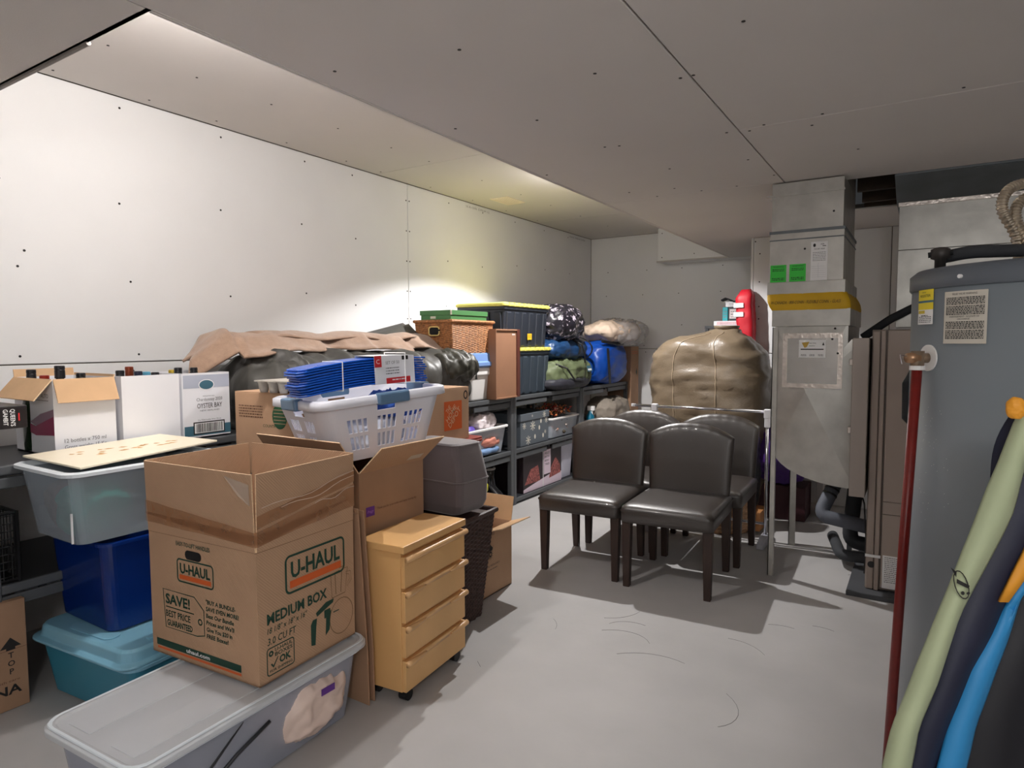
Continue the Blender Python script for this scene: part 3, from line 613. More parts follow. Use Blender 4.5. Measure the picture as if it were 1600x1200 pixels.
# bundle of hangers
hp = thing('hanger_bundle', 'bundle of bright blue plastic hangers with a white and red sleeve', 'hangers', (-2.075, 2.02, 1.215), -14)
bl = mat('bright_blue_plastic', (18, 84, 190), .25, var=.08)
prof = []
for i in range(25):
    s = i / 24; y = -.30 + .62 * s; zt = .0 + .018 * math.sin(PI * s) + .01 * s; prof.append((y, zt))
src = None
for k in range(11):
    z0 = k * .0105; sh = .01 * math.sin(k * 1.3); m = MB()
    m.loft([[(-.075 + .02 * (abs(y) > .29), y + sh, z + z0), (.075 - .02 * (abs(y) > .29), y + sh, z + z0), (.075 - .02 * (abs(y) > .29), y + sh, z + z0 + .0075), (-.075 + .02 * (abs(y) > .29), y + sh, z + z0 + .0075)] for y, z in prof], True)
    m.build('hanger', bl, hp, bevel=.002, seg=1)
m = MB(); m.loft([[(-.079, y, z - .003), (.079, y, z - .003), (.079, y, z + .121), (-.079, y, z + .121)] for y, z in prof[13:22]], False); m.build('label_sleeve', white_c, hp)
p = Print().rect(0.005, .04, .075, .125, redp).text('C', .022, .09, .02, whitep, al='C').text('SET OF 50', .06, .085, .014, greyp, w=.07).lines(.06, .13, .07, 3, .012, .004, greyp, 1).rect(.06, .185, .0, .025, redp).lines(.09, .16, .018, 1, .01, .005, whitep, 2).rect(.145, .158, .10, .118, blackp).rect(.165, .178, .10, .118, blackp)
p.place('printed_artwork', hp, (.0795, .032, .02), '+x')
for y in (-.12, .19): MB().tube([(.082, y, .012), (.082, y + .005, .131 + .018 * (y > 0)), (-.079, y, .131 + .018 * (y > 0)), (-.079, y, .01), (.082, y, .012)], .0025, 6).build('cable_tie', whitep, hp)
for ch_ in hp.children: pass
hp.rotation_euler = (R(3.0), 0, R(-14))
# drawer unit on casters
cw, cd, chh = .215, .445, .585
t = thing('drawer_unit', 'narrow birch drawer unit with four drawers on black casters', 'drawers', (-1.79, 2.05, .052), 5)
MB().box(-cw / 2, cw / 2 - .018, -cd / 2, cd / 2, 0, chh - .03).build('carcass', birch, t, bevel=.002)
MB().box(-cw / 2 - .006, cw / 2 + .003, -cd / 2 - .005, cd / 2 + .005, chh - .03, chh).build('top_panel', birch, t, bevel=.003)
dh = (chh - .032) / 4
for i in range(4):
    z0 = i * dh; d = MB().box(cw / 2 - .018, cw / 2, -cd / 2 + .003, cd / 2 - .003, z0 + .002, z0 + dh - .012).build('drawer', birch, t, bevel=.002)
    m = MB()
    if i == 3: m.tube([(cw / 2 + .008, y, z0 + dh - .022) for y in (-cd / 2 + .004, -.1, .1, cd / 2 - .001)], .0125, 10)
    else:
        for s in (-1, 1):
            ya, yb = (-cd / 2 + .004, -cd / 2 + .13) if s < 0 else (cd / 2 - .13, cd / 2 - .001)
            ys = [ya + (yb - ya) * j / 6 for j in range(7)]; m.tube([(cw / 2 + .008, y, z0 + dh - .022) for y in ys], [.0125 * min(1, .35 + .65 * ((1 - j / 6) if s < 0 else j / 6) * 1.4) for j in range(7)], 10)
        m.box(cw / 2 - .004, cw / 2 + .002, -cd / 2 + .01, cd / 2 - .01, z0 + dh - .032, z0 + dh - .014)
    m.build('drawer_pull', birch_e, d, smooth=True)
for sx_ in (-1, 1):
    for sy_ in (-1, 1):
        cs = MB(); X, Y = sx_ * (cw / 2 - .035), sy_ * (cd / 2 - .045); cs.tube([(X - .018, Y, -.027), (X + .018, Y, -.027)], .024, 16).box(X - .008, X + .008, Y - .008, Y + .008, -.02, 0)
        cs.build('caster', black, t, smooth=False)
# dark wicker hamper
def weave(name, mt, parent, rings_fn, nz, nu, amp, period_u, closed=True):
    m = MB(); rg = [rings_fn(j / nz) for j in range(nz + 1)]; out = []
    for j, r0 in enumerate(rg):
        n = len(r0); cx = sum(a[0] for a in r0) / n; cy = sum(a[1] for a in r0) / n; rr = []
        for i, (x, y, z) in enumerate(r0):
            d = math.hypot(x - cx, y - cy) or 1; s = amp * (1 if ((i // period_u) + j) % 2 else -.6) * (abs(math.sin(PI * (i % period_u + .5) / period_u)))
            rr.append((x + (x - cx) / d * s, y + (y - cy) / d * s, z))
        out.append(rr)
    m.loft(out, True); return m.build(name, mt, parent, smooth=False)
def peri(w, d, n, cx=0, cy=0, z=0):
    pts = []; P = 2 * (w + d)
    for i in range(n):
        s = P * i / n
        if s < w: a = (-w / 2 + s, -d / 2)
        elif s < w + d: a = (w / 2, -d / 2 + s - w)
        elif s < 2 * w + d: a = (w / 2 - (s - w - d), d / 2)
        else: a = (-w / 2, d / 2 - (s - 2 * w - d))
        pts.append((cx + a[0], cy + a[1], z))
    return pts
dkw = mat('dark_wicker', (66, 48, 44), .55, var=.35, scale=40)
t = thing('wicker_hamper', 'dark brown woven wicker hamper behind the drawer unit', 'basket', (-2.03, 2.56, .002), 3)
weave('woven_body', dkw, t, lambda s: peri(.26 + .10 * s, .25 + .12 * s, 160, z=.545 * s), 50, 160, .006, 4)
MB().tube([(x, y, .55) for x, y, z in peri(.37, .38, 24)] + [(-.185, -.19, .55)], .014, 8).build('rim', dkw, t)
# velvet cushion on the hamper
vel = mat('grey_velvet', (104, 94, 96), .75, var=.08, scale=4, sheen=.6)
t = thing('ottoman_cushion', 'grey velvet angular cushion standing on the dark wicker hamper', 'cushion', (-2.08, 2.60, .568), -3)
def cring(k, z): return [(x, y, z) for x, y in rrect(.42 * k, .24 * k, .035, 4)]
MB().loft([cring(.80, 0), cring(.92, .01), cring(1.0, .05), cring(1.03, .165)], True).build('lower_half', vel, t, smooth=False, bevel=.006)
MB().loft([cring(1.03, .169), cring(1.0, .20), cring(.9, .30), cring(.84, .345), cring(.76, .352)], True).build('upper_half', vel, t, smooth=False, bevel=.006)
MB().tube([(x, y, z) for x, y, z in cring(1.035, .167)] + [cring(1.035, .167)[0]], .004, 6).build('piping', vel, t)
MB().tube([(x, y, z) for x, y, z in cring(.845, .343)] + [cring(.845, .343)[0]], .004, 6).build('piping', vel, t)
# crest box on floor
sx, sy, sz = .36, .30, .375
t = carton('cardboard_box', 'open brown floor box with a printed crest beside the dark hamper', 'box', -2.19, 3.0, .002, sx, sy, sz, cardb, 0, True)
flap(t, '+y', sx, sy, sz, .14, 12, cardb_l); flap(t, '+x', sx, sy, sz, .135, 72, cardb_l); flap(t, '-x', sx, sy, sz, .13, 20, cardb); flap(t, '-y', sx, sy, sz, .13, 25, cardb)
p = Print(); cxx, czz = .08, .235
for k in range(14):
    a = k * 2 * PI / 14; p.poly([(cxx + .008 * math.cos(a - .4), czz + .008 * math.sin(a - .4)), (cxx + .03 * math.cos(a), czz + .038 * math.sin(a)), (cxx + .008 * math.cos(a + .4), czz + .008 * math.sin(a + .4))], blackp)
p.poly([(cxx - .03, czz + .05), (cxx - .02, czz + .035), (cxx, czz + .055), (cxx + .02, czz + .035), (cxx + .03, czz + .05), (cxx + .018, czz + .02), (cxx - .018, czz + .02)], blackp, 1)
p.text('ROYAL HIGHLANDS', .02, .165, .012, blackp, w=.15).lines(.02, .15, .15, 1, .01, .004, blackp, 3).text('FRAGILE', .02, .34, .018, blackp, w=.1)
p.place('printed_artwork', t, (sx / 2, -sy / 2, 0), '+x')
# home improvement box, red tote, tree box
t = carton('cardboard_box', 'plain brown carton under the leaning red tote, mostly hidden', 'box', -2.62, 3.08, .002, .46, .52, .40, cardb_d)
redt = mat('brick_red_plastic', (142, 58, 48), .4, var=.05)
t = bin_('storage_bin', 'brick red plastic tote with wide rim under the store carton', -2.60, 3.10, .41, .44, .56, .40, redt, redt, 0, .04, .02)
MB().loft([ring(.44, .56, .04, .39), ring(.47, .59, .05, .397), ring(.47, .59, .05, .408)], True).build('lid', redt, t)
sx, sy, sz = .42, .42, .325
t = carton('cardboard_box', 'brown carton with an orange square store logo beside the laundry basket', 'box', -2.61, 3.06, .82, sx, sy, sz, cardb)
p = Print(); a0, b0, S = .17, .07, .175; p.rect(a0, a0 + S, b0, b0 + S, orangep)
for i, s in enumerate(('THE', 'HOME', 'DEPOT')): p.text(s, a0 + (.036, .036, .058)[i], b0 + (.098, .046, .012)[i], .033, mat('print_tan', (226, 186, 150), .7, var=0), w=(.05, .125, .15)[i], rot=45, lay=2, bold=.012)
p.loop([(.385 + .022 * math.cos(a * PI / 6), .275 + .028 * math.sin(a * PI / 6)) for a in range(12)], .009, blackp)
p.place('printed_artwork', t, (sx / 2, -sy / 2, 0), '+x')
t = carton('cardboard_box', 'plain carton hidden below the green logo carton', 'box', -2.66, 2.12, .002, .36, .30, .76, cardb_d)
sx, sy, sz = .40, .38, .40
t = carton('cardboard_box', 'scuffed brown carton with round green logo under the egg tray', 'box', -2.665, 2.15, .785, sx, sy, sz, cardb, 3)
p = Print(); grn2 = mat('print_leaf', (36, 84, 52), .7, var=.2, scale=30)
p.ell(.315, .29, .05, .06, grn2); 
for i in range(5): p.rect(.275, .355, .255 + i * .016, .258 + i * .016, cardb, 1)
p.lines(.03, .2, .335, 5, .013, .006, brownp, 7); p.text('COUNTRY', .2, .235, .014, grn2, w=.1).text('MEDIUM', .12, .125, .02, grn2, w=.12, bold=.02)
p.place('printed_artwork', t, (-sx / 2, -sy / 2, 0), '-y')
# egg tray
pulp = mat('grey_pulp', (176, 170, 162), .9, var=.12, scale=40, bump=.001, bscale=90)
t = thing('egg_tray', 'grey moulded pulp tray on the carton behind the laundry basket', 'tray', (-2.53, 2.08, 1.188), 4)
m = MB(); m.box(-.13, .13, -.16, .16, .052, .058); m.build('tray_sheet', pulp, t)
m = MB()
for i in range(4):
    for j in range(5):
        m.lathe([(.017, 0), (.021, .012), (.026, .04), (.031, .054)], (-.098 + i * .065, -.13 + j * .065), 10)
stuffp(m.build('tray_cups', pulp, t, smooth=True))
# ---------------------------------------------------------------- tarpaulin bundle and carpet underlay
tarpm = mat('grey_tarpaulin', (70, 69, 66), .46, var=.12, scale=3, bump=.001, bscale=30)
t = thing('tarpaulin_bundle', 'long wrinkled dark grey tarpaulin bundle lying on the shelf tops', 'tarpaulin', (-3.18, 2.98, Z))
rings = []; NT = 90
for k in range(NT + 1):
    s = k / NT; y = -.84 + 1.85 * s; e0 = min(1, (s * 9) ** .5 if s < .11 else 1, ((1 - s) * 12 + .02) ** .5)
    wv = .37 * (.72 + .28 * e0); H = (.44 - .03 * s) * (.35 + .65 * e0) ; n = 56; r0 = []
    for i in range(n):
        a = 2 * PI * i / n; cx_, sn = math.cos(a), math.sin(a); px = math.copysign(abs(cx_) ** .62, cx_) * wv; pz = H / 2 + math.copysign(abs(sn) ** .75, sn) * H / 2
        if k in (0, NT): px *= .5; pz = H / 2 + (pz - H / 2) * .5
        r0.append((px, y + (.03 if k == 0 else 0), max(.0, pz)))
    rings.append(r0)
o = MB().loft(rings).build('tarpaulin', tarpm, t, smooth=True)
wrinkle(o, .045, 2.6, 2, (.5, 1.9, .45), True, lambda c: 1 if c.z > .02 else .1); wrinkle(o, .005, 10, 5, (1, 2, .5), True, lambda c: 1.0 if c.z > .02 else 0)
for v in o.data.vertices: v.co.z = max(v.co.z, 0)
# heavy folds at the near end
o = blob('gathered_end', tarpm, (.07, -.58, .205), (.30, .24, .21), t, 2.2, 90, 60, .055, 3.2, 11, an=(1.5, 1.7, .45))
o = blob('gathered_end', tarpm, (.24, .80, .29), (.17, .22, .12), t, 2.1, 50, 30, .03, 5, 14, an=(1, 2.2, 1)); o['label'] = 'olive hood like end of the tarpaulin with a drawcord'
o.data.materials[0] = mat('olive_tarpaulin', (54, 53, 45), .48, var=.1)
MB().tube([(.44, .83, .34), (.455, .84, .28), (.452, .83, .22)], .003, 6).tube([(.452, .83, .235), (.452, .83, .205)], [.005, .009], 8).build('drawcord', black, t)
under = mat('brown_underlay', (158, 130, 110), .95, var=.1, scale=30, bump=.003, bscale=160, sheen=.3)
m = MB(); NR = 110; rows = []
for k in range(NR + 1):
    s = k / NR; y = 1.965 + 1.94 * s; row = []
    edge = -3.03 + .03 * math.sin(s * 11) - (.07 * max(0, math.sin((s - .42) * 34)) if .42 < s < .85 else 0)
    if s < .12: edge = -3.20 + 1.4 * s
    back = -3.52 + .2 * max(0, 1 - s / .15)
    for i in range(19):
        u = i / 18; x = back + (edge - back) * u
        zt = 1.452 + .04 * math.sin(PI * min(1, u * 1.15)) - .065 * max(0, u - .70) / .30 - .02 * s + .006 * math.sin(s * 20 + u * 3)
        if s < .10: zt -= (.10 - s) * 1.6 * (.8 + .3 * u)
        if s > .1: zt -= .035 * max(0, (.35 - s)) / .25 * u
        row.append((x, y + .03 * math.sin(u * 5), zt + (.008 * math.sin(s * 31) if u > .8 else 0)))
    rows.append(row)
m.loft(rows, False, closed=False); o = m.build('carpet_underlay', under, None, smooth=True, solid=.012); tag(o, 'brown fuzzy underlay sheet draped along the top of the tarpaulin bundle', 'carpet')
wrinkle(o, .012, 5, 3)
m = MB(); rows = []
for k in range(25):
    s = k / 24; rows.append([(-3.42 + .27 * u / 10 + .0, 2.35 + 1.3 * s, 1.447 + .035 * math.sin(PI * u / 10) + .012 * math.sin(s * 14)) for u in range(11)])
o = m.loft(rows, False, closed=False).build('carpet_underlay', under, None, smooth=True, solid=.01); tag(o, 'second brown underlay layer folded over behind the first', 'carpet'); wrinkle(o, .01, 4, 6)
m = MB(); rows = []
for k in range(20):
    s = k / 19; rows.append([(-3.30 - .02 * u, 3.3 + .55 * s, 1.42 + .06 * u / 8 * (1 + 1.2 * s) * (1 if u < 6 else .7) + .06 * s) for u in range(9)])
o = m.loft(rows, False, closed=False).build('tarpaulin_flap', tarpm, None, smooth=True, solid=.004); tag(o, 'grey tarpaulin corner standing up beside the wicker basket', 'tarpaulin')
# ---------------------------------------------------------------- items on the far shelf tops
X0 = -3.0
# white bin with pale blue lid
t = thing('storage_bin', 'white plastic bin with periwinkle blue lid below the wicker basket', 'storage bin', (-3.2, 4.28, .948))
wpl = mat('white_plastic', (236, 234, 232), .35, var=.01); peri_b = mat('periwinkle_lid', (120, 152, 206), .4, var=.03)
MB().loft([ring(.34, .28, .04, 0), ring(.36, .30, .04, .01), ring(.40, .34, .04, .20), ring(.43, .37, .04, .21), ring(.43, .37, .04, .27)], True).build('bin_body', wpl, t, bevel=.006)
MB().loft([ring(.44, .38, .04, .272), ring(.47, .41, .05, .282), ring(.47, .41, .05, .312), ring(.44, .38, .05, .318), ring(.43, .37, .04, .38), ring(.42, .36, .04, .385)], True).build('lid', peri_b, t, bevel=.004)
# wicker basket + green box
wick = mat('honey_wicker', (156, 106, 66), .55, var=.45, scale=60)
t = thing('wicker_basket', 'honey brown woven wicker basket with a hand hole on the shelf stack', 'basket', (-3.17, 4.14, 1.335))
weave('woven_body', wick, t, lambda s: peri(.34 + .02 * s, .50 + .05 * s, 176, z=.24 * s), 34, 176, .005, 4)
m = MB(); m.tube([(x, y, .245) for x, y, z in peri(.37, .56, 30)] + [(-.185, -.28, .245)], .012, 8); m.build('rim', wick, t)
MB().loft([[(a, -.285, b) for a, b in rrect(.09, .055, .02, 4, .02, .17)], [(a, -.27, b) for a, b in rrect(.09, .055, .02, 4, .02, .17)]]).build('hand_hole', mat('hole_dark', (14, 14, 16)), t)
MB().tube([(a, -.287, b) for a, b in rrect(.10, .065, .02, 4, .02, .17)] + [(.07, -.287, .17)], .005, 6).build('handle', mat('straw', (214, 190, 120), .6), t)
grn = mat('green_box_board', (68, 118, 68), .5, var=.03)
t = thing('keepsake_box', 'flat green lidded box lying on the wicker basket', 'box', (-3.15, 4.11, 1.588))
MB().box(-.145, .145, -.235, .235, 0, .045).build('box_body', grn, t, bevel=.002); MB().box(-.152, .152, -.242, .242, .038, .075).build('lid', grn, t, bevel=.002)
MB().box(.145, .154, -.2435, -.232, .038, .076).build('metal_corner', mat('brass_dull', (200, 196, 180), .4, .6, var=0), t); MB().box(-.05, .0, -.237, -.234, .012, .03).build('card_holder', mat('brass_dull', (200, 196, 180)), t)
# framed board
t = thing('display_case', 'upright shallow brown case with dark frame beside the black totes', 'case', (-2.965, 4.54, .952))
bw = mat('redbrown_frame', (88, 46, 36), .45, var=.1); kp = mat('kraft_panel', (146, 106, 80), .7, var=.06)
MB().box(-.05, .045, .140, .185, 0, .575).build('frame', bw, t, bevel=.002)
MB().box(-.05, .045, -.185, -.178, 0, .575).box(-.05, .045, -.178, .139, 0, .012).box(-.05, .045, -.178, .139, .563, .575).build('case_side', kp, t, bevel=.001)
MB().box(-.02, .034, -.178, .139, .012, .563).build('back_panel', kp, t)
Print().text('SAKAR', 0, 0, .014, whitep, w=.05, bold=.03).place('lettering', t, (.035, .07, .525), '+x')
# totes
tot = mat('charcoal_tote', (40, 44, 52), .4, var=.04); tot2 = mat('slate_tote', (54, 64, 74), .45, var=.04); yel = mat('yellow_lid', (226, 218, 108), .4, var=.03)
def tote(x, y, z, w_, d_, h_, mt, label):
    t = thing('storage_tote', label, 'storage tote', (x, y, z), 0, 'black totes with yellow lids')
    MB().loft([ring(w_ - .05, d_ - .05, .02, 0, 3), ring(w_ - .045, d_ - .045, .02, .01, 3), ring(w_ - .01, d_ - .01, .02, h_ - .06, 3), ring(w_ + .012, d_ + .012, .02, h_ - .055, 3), ring(w_ + .012, d_ + .012, .02, h_ - .03, 3)], True).build('tote_body', mt, t, bevel=.003)
    m = MB()
    for i in range(6):
        yy = -d_ / 2 + .07 + i * (d_ - .14) / 5; m.add([(w_ / 2 - .024, yy - .028, .01), (w_ / 2 - .024, yy + .028, .01), (w_ / 2 - .002, yy + .034, h_ - .075), (w_ / 2 - .002, yy - .034, h_ - .075), (w_ / 2 - .013, yy - .022, .02), (w_ / 2 - .013, yy + .022, .02), (w_ / 2 + .008, yy + .028, h_ - .085), (w_ / 2 + .008, yy - .028, h_ - .085)], [(4, 5, 6, 7), (0, 1, 5, 4), (1, 2, 6, 5), (2, 3, 7, 6), (3, 0, 4, 7)])
    for i in range(4):
        xx = -w_ / 2 + .07 + i * (w_ - .14) / 3; m.add([(xx - .03, -d_ / 2 + .024, .01), (xx + .03, -d_ / 2 + .024, .01), (xx + .036, -d_ / 2 + .002, h_ - .075), (xx - .036, -d_ / 2 + .002, h_ - .075), (xx - .024, -d_ / 2 + .013, .02), (xx + .024, -d_ / 2 + .013, .02), (xx + .03, -d_ / 2 - .008, h_ - .085), (xx - .03, -d_ / 2 - .008, h_ - .085)], [(4, 5, 6, 7), (0, 1, 5, 4), (1, 2, 6, 5), (2, 3, 7, 6), (3, 0, 4, 7)])
    m.build('wall_ribs', mt, t)
    MB().loft([ring(w_ + .02, d_ + .02, .03, h_ - .03, 3), ring(w_ + .036, d_ + .036, .03, h_ - .024, 3), ring(w_ + .036, d_ + .036, .03, h_ - .004, 3), ring(w_ + .01, d_ + .01, .03, h_ + .004, 3), ring(w_ - .03, d_ - .03, .03, h_ + .004, 3), ring(w_ - .04, d_ - .04, .03, h_, 3)], True).build('lid', yel, t, bevel=.003)
    m = MB()
    for i in range(9): yy = -d_ / 2 + .06 + i * (d_ - .12) / 8; m.box(w_ / 2 + .012, w_ / 2 + .0205, yy - .012, yy + .012, h_ - .026, h_ + .0045)
    m.build('lid_teeth', yel, t)
    return t
tote(-3.26, 5.02, .948, .50, .78, .42, tot2, 'slate tote with yellow lid standing on the shelf, lower of the two')
t = tote(-3.26, 5.00, 1.37, .50, .76, .385, tot, 'black tote with yellow lid and orange sticker, upper of the two')
Print().rect(0, .075, 0, .055, mat('orange_sticker', (244, 190, 40), .5, var=0)).lines(.01, .065, .045, 3, .012, .004, orangep, 4).place('sticker', t, (.247, -.0, .07), '+x')
# bags
pat = mat('black_floral_nylon', (30, 28, 36), .35, var=.1, scale=26, spec=.7, c2=(176, 166, 178), thr=(.56, .62))
o = blob('duffel_bag', pat, (-3.12, 5.72, 1.60), (.24, .31, .175), None, 2.6, 60, 40, .035, 6, 21); tag(o, 'black patterned nylon bag on top of the blue sleeping bag', 'bag')
nav = mat('navy_nylon', (26, 58, 96), .4, var=.25, scale=7); t = thing('sleeping_bag', 'navy blue rolled sleeping bag with black straps on the green duffel', 'sleeping bag', (-3.13, 5.82, 1.345))
o = blob('rolled_bag', nav, (0, -.05, 0), (.2, .42, .105), t, 2.8, 50, 40, .03, 7, 23, an=(1, 2, 1))
for y in (.02, .3):
    MB().loft([[(.225 * math.cos(a * PI / 12), y + e2, .13 * math.sin(a * PI / 12)) for a in range(24)] for e2 in (-.015, .015)], False).build('strap', black, t, solid=.004)
MB().tube([(.15, -.02, .1), (.24, .02, .05), (.26, .06, -.05), (.24, .1, -.13)], .008, 6).build('loose_strap', black, t)
olv = mat('sage_green_canvas', (92, 102, 72), .6, var=.12, scale=6); t = thing('duffel_bag', 'sage green duffel bag with a small white and blue tag on the shelf', 'bag', (-3.12, 5.79, .95))
blob('bag_body', olv, (0, 0, .155), (.23, .44, .155), t, 2.8, 60, 40, .04, 5, 31, an=(1, 1.6, 1))
blob('bag_base', mat('charcoal_canvas', (44, 44, 52), .6, var=.1), (.015, -.06, .07), (.235, .41, .065), t, 3.2, 50, 20, .012, 6, 33)
Print().rect(0, .10, 0, .06, tealp).rect(.012, .088, .012, .03, whitep, 1).place('tag', t, (.262, .13, .17), ((.05, 1, 0), (-.25, 0, 1))); 
MB().tube([(.16, -.36, .26), (.25, -.3, .22), (.26, -.15, .1), (.25, .05, .08), (.18, .12, .25)], .009, 6).build('strap', black, t)
bb = mat('royal_blue_nylon', (14, 68, 156), .4, var=.15, scale=4); t = thing('tote_bag', 'tall royal blue tote bag with black handles at the end of the shelf', 'bag', (-3.08, 6.78, .95))
blob('bag_body', bb, (0, -.06, .245), (.22, .37, .245), t, 3.2, 60, 40, .025, 3.4, 41, an=(1, 1, 1.8), taper=.05)
MB().loft([[(.205 + .02 * s, -.36 + .02 * s + e2, .40 - .38 * s) for e2 in (0, .05)] for s in (0, .25, .5, .75, 1)], False, closed=False).build('strap', black, t, solid=.006)
MB().tube([(.16, -.38, .475), (.23, -.15, .44), (.235, .05, .45), (.17, .22, .5), (.05, .2, .51)], .016, 8).build('handle', black, t)
pil = mat('beige_pillow', (214, 192, 172), .7, var=.05); t = thing('pillow', 'beige pillow in clear plastic bag lying on the royal blue tote', 'pillow', (-3.0, 6.95, 1.53))
blob('pillow_body', pil, (0, -.1, .0), (.24, .48, .115), t, 2.3, 50, 30, .04, 5, 51); blob('plastic_wrap', mat('clear_film', (226, 224, 224), .15, var=0, alpha=.35), (.01, .05, -.01), (.28, .52, .15), t, 2.3, 60, 40, .035, 7, 53)
t = carton('cardboard_box', 'brown carton behind the royal blue tote bag', 'box', -3.08, 7.36, .002, .30, .24, 1.36, cardb_d); p = Print(); p.lines(.02, .2, 1.3, 2, .02, .006, orangep, 2).poly([(.15, 1.05), (.17, 1.1), (.19, 1.05), (.175, 1.02), (.165, 1.02)], greenp).place('printed_artwork', t, (.15, -.12, 0), '+x')
# ---------------------------------------------------------------- items inside the shelves
t = bin_('storage_bin', 'open clear shallow bin piled with a white bag, middle shelf', -3.18, 4.33, .485, .38, .60, .235, mat('clear_shelf', (214, 222, 232), .3, var=0, alpha=.5), wpl, 0, .03, .02)
tag(blob('plastic_bag', mat('white_plastic_bag', (238, 228, 232), .5, var=.03), (-3.10, 4.35, .76), (.11, .17, .075), None, 2.3, 50, 30, .03, 8, 61), 'white knotted plastic bag on the open clear bin', 'bag')
tag(blob('garland', mat('purple_ribbon', (104, 84, 190), .4, var=.2), (-3.08, 4.12, .715), (.08, .1, .03), None, 2.2, 30, 16, .02, 10, 63), 'purple ribbon bundle at the left of the open clear bin', 'ribbon')
tag(blob('garland', mat('dark_plum', (60, 40, 52), .7, var=.5, scale=40), (-3.25, 4.2, .72), (.13, .16, .1), None, 2.2, 40, 20, .03, 14, 65), 'dark plum wreath bundle behind the white plastic bag', 'garland')
tag(blob('folded_cloth', mat('coral_cloth', (214, 140, 122), .8, var=.2), (-3.12, 4.40, .60), (.13, .2, .06), None, 2.5, 30, 16, .015, 10, 66), 'coral folded cloth seen through the shallow clear bin', 'cloth')
tag(blob('folded_cloth', mat('steel_blue_cloth', (110, 140, 180), .8, var=.2), (-3.12, 4.36, .525), (.14, .22, .032), None, 2.5, 30, 16, .01, 10, 67), 'steel blue folded cloth at the bottom of the shallow clear bin', 'cloth')
# snowflake box
t = thing('gift_box', 'grey lidded box printed with white snowflakes on the middle shelf', 'box', (-3.17, 5.13, .485)); sbm = mat('slate_box', (98, 106, 114), .6, var=.03)
MB().box(-.16, .16, -.255, .25, 0, .27).build('box_body', sbm, t, bevel=.002); MB().box(-.166, .166, -.262, .257, .225, .29).build('lid', sbm, t, bevel=.003)
p = Print(); snow = mat('print_snow', (226, 222, 208), .6, var=0)
def flake(p, u, v, r, n=8):
    for k in range(n):
        a = k * 2 * PI / n; c, s = math.cos(a), math.sin(a); w2 = r * .12; p.poly([(u - s * w2 * .4, v + c * w2 * .4), (u + s * w2 * .4, v - c * w2 * .4), (u + c * r + s * w2, v + s * r - c * w2), (u + c * r - s * w2, v + s * r + c * w2)], snow, 1 + k * .1)
for u, v, r_0 in ((.06, .18, .03), (.21, .17, .045), (.13, .045, .042), (.44, .09, .02), (.46, .2, .03)): flake(p, u, v, r_0)
for u, v in ((.33, .14), (.25, .065), (.40, .06), (.36, .2)): p.ell(u, v, .014, .022, snow, 1)
p.place('snowflake_print', t, (.160, -.255, 0), '+x'); p = Print(); flake(p, .42, .258, .03); flake(p, .20, .262, .014); p.place('snowflake_print', t, (.166, -.262, 0), '+x')
p = Print(); flake(p, .08, .05, .03); flake(p, .2, .15, .035); flake(p, .25, .05, .02); p.place('snowflake_print', t, (-.16, -.255, 0), '-y')
t = bin_('storage_bin', 'clear bin with white rim holding red garland on the middle shelf', -3.17, 5.72, .485, .34, .60, .20, mat('clear_shelf', (214, 222, 232)), wpl, 0, .025, .018)
def berries(name, label, cat, c, s, n, cols, seed, rr0=(.008, .014)):
    rr = random.Random(seed); m = MB()
    for i in range(n):
        x, y, z = (rr.gauss(0, .42) for _ in range(3)); x = max(-1, min(1, x)) * s[0]; y = max(-1, min(1, y)) * s[1]; z = max(-1, min(1, z)) * s[2]; r = rr.uniform(*rr0); k = rr.randrange(len(cols))
        if i % 3 == 0:
            a = rr.uniform(0, 6.3); L = r * 4; m.tube([(x, y, z), (x + L * .5 * math.cos(a), y + L * .5 * math.sin(a), z + r), (x + L * math.cos(a), y + L * math.sin(a), z + rr.uniform(-1, 2) * r)], [r * .3, r * .4, r * .1], 4, k)
        else: m.lathe([(r * .2, z - r), (r, z - r * .3), (r, z + r * .3), (r * .2, z + r)], (x, y), 6, k)
    o = m.build(name, cols, None, smooth=True); o.location = c; return tag(o, label, cat, kind='stuff')
rb_ = mat('berry_red', (176, 50, 40), .4, var=.2); ob = mat('autumn_orange', (196, 112, 60), .6, var=.2); dg = mat('dark_leaf', (70, 60, 44), .7, var=.2); pk = mat('dusty_pink', (190, 140, 120), .6)
berries('garland', 'red and orange berry garland spilling over the clear bin', 'garland', (-3.14, 5.66, .745), (.15, .27, .06), 420, [rb_, ob, dg, pk], 4)
berries('garland', 'dark green and silver baubles inside the clear garland bin', 'ornaments', (-3.13, 5.72, .58), (.13, .24, .06), 160, [mat('silver_bauble', (200, 190, 190), .2, .5), dg, pk], 9, (.014, .022))
# christmas tree box and neighbours on the bottom shelf
t = thing('decoration_box', 'tall box printed with pink frosted foliage on the bottom shelf', 'box', (-3.17, 5.28, .055)); MB().box(-.16, .16, -.36, .36, 0, .365).build('box_body', mat('box_dark', (44, 34, 38), .5, var=.1), t, bevel=.002)
p = Print(); lp = mat('print_lilac_pale', (226, 208, 222), .5, var=0); pkp = mat('print_foliage', (150, 84, 80), .6, var=.8, scale=60)
p.poly([(0, 0), (.72, 0), (.72, .09), (.5, .1), (.2, .06), (0, .03)], lp).poly([(.02, .07), (.12, .20), (.26, .22), (.3, .07)], pkp, 1).poly([(.47, .06), (.5, .15), (.6, .25), (.69, .16), (.7, .08)], pkp, 1).rect(.37, .5, .11, .34, lp, 2).rect(.35, .362, 0, .365, whitep, 2)
for i, s in enumerate(('PRE-LIT', 'FROSTED', 'BERRY', 'TREE')): p.text(s, .385, .3 - i * .035, .02, blackp, w=.09, lay=4)
p.place('printed_artwork', t, (.16, -.36, 0), '+x')
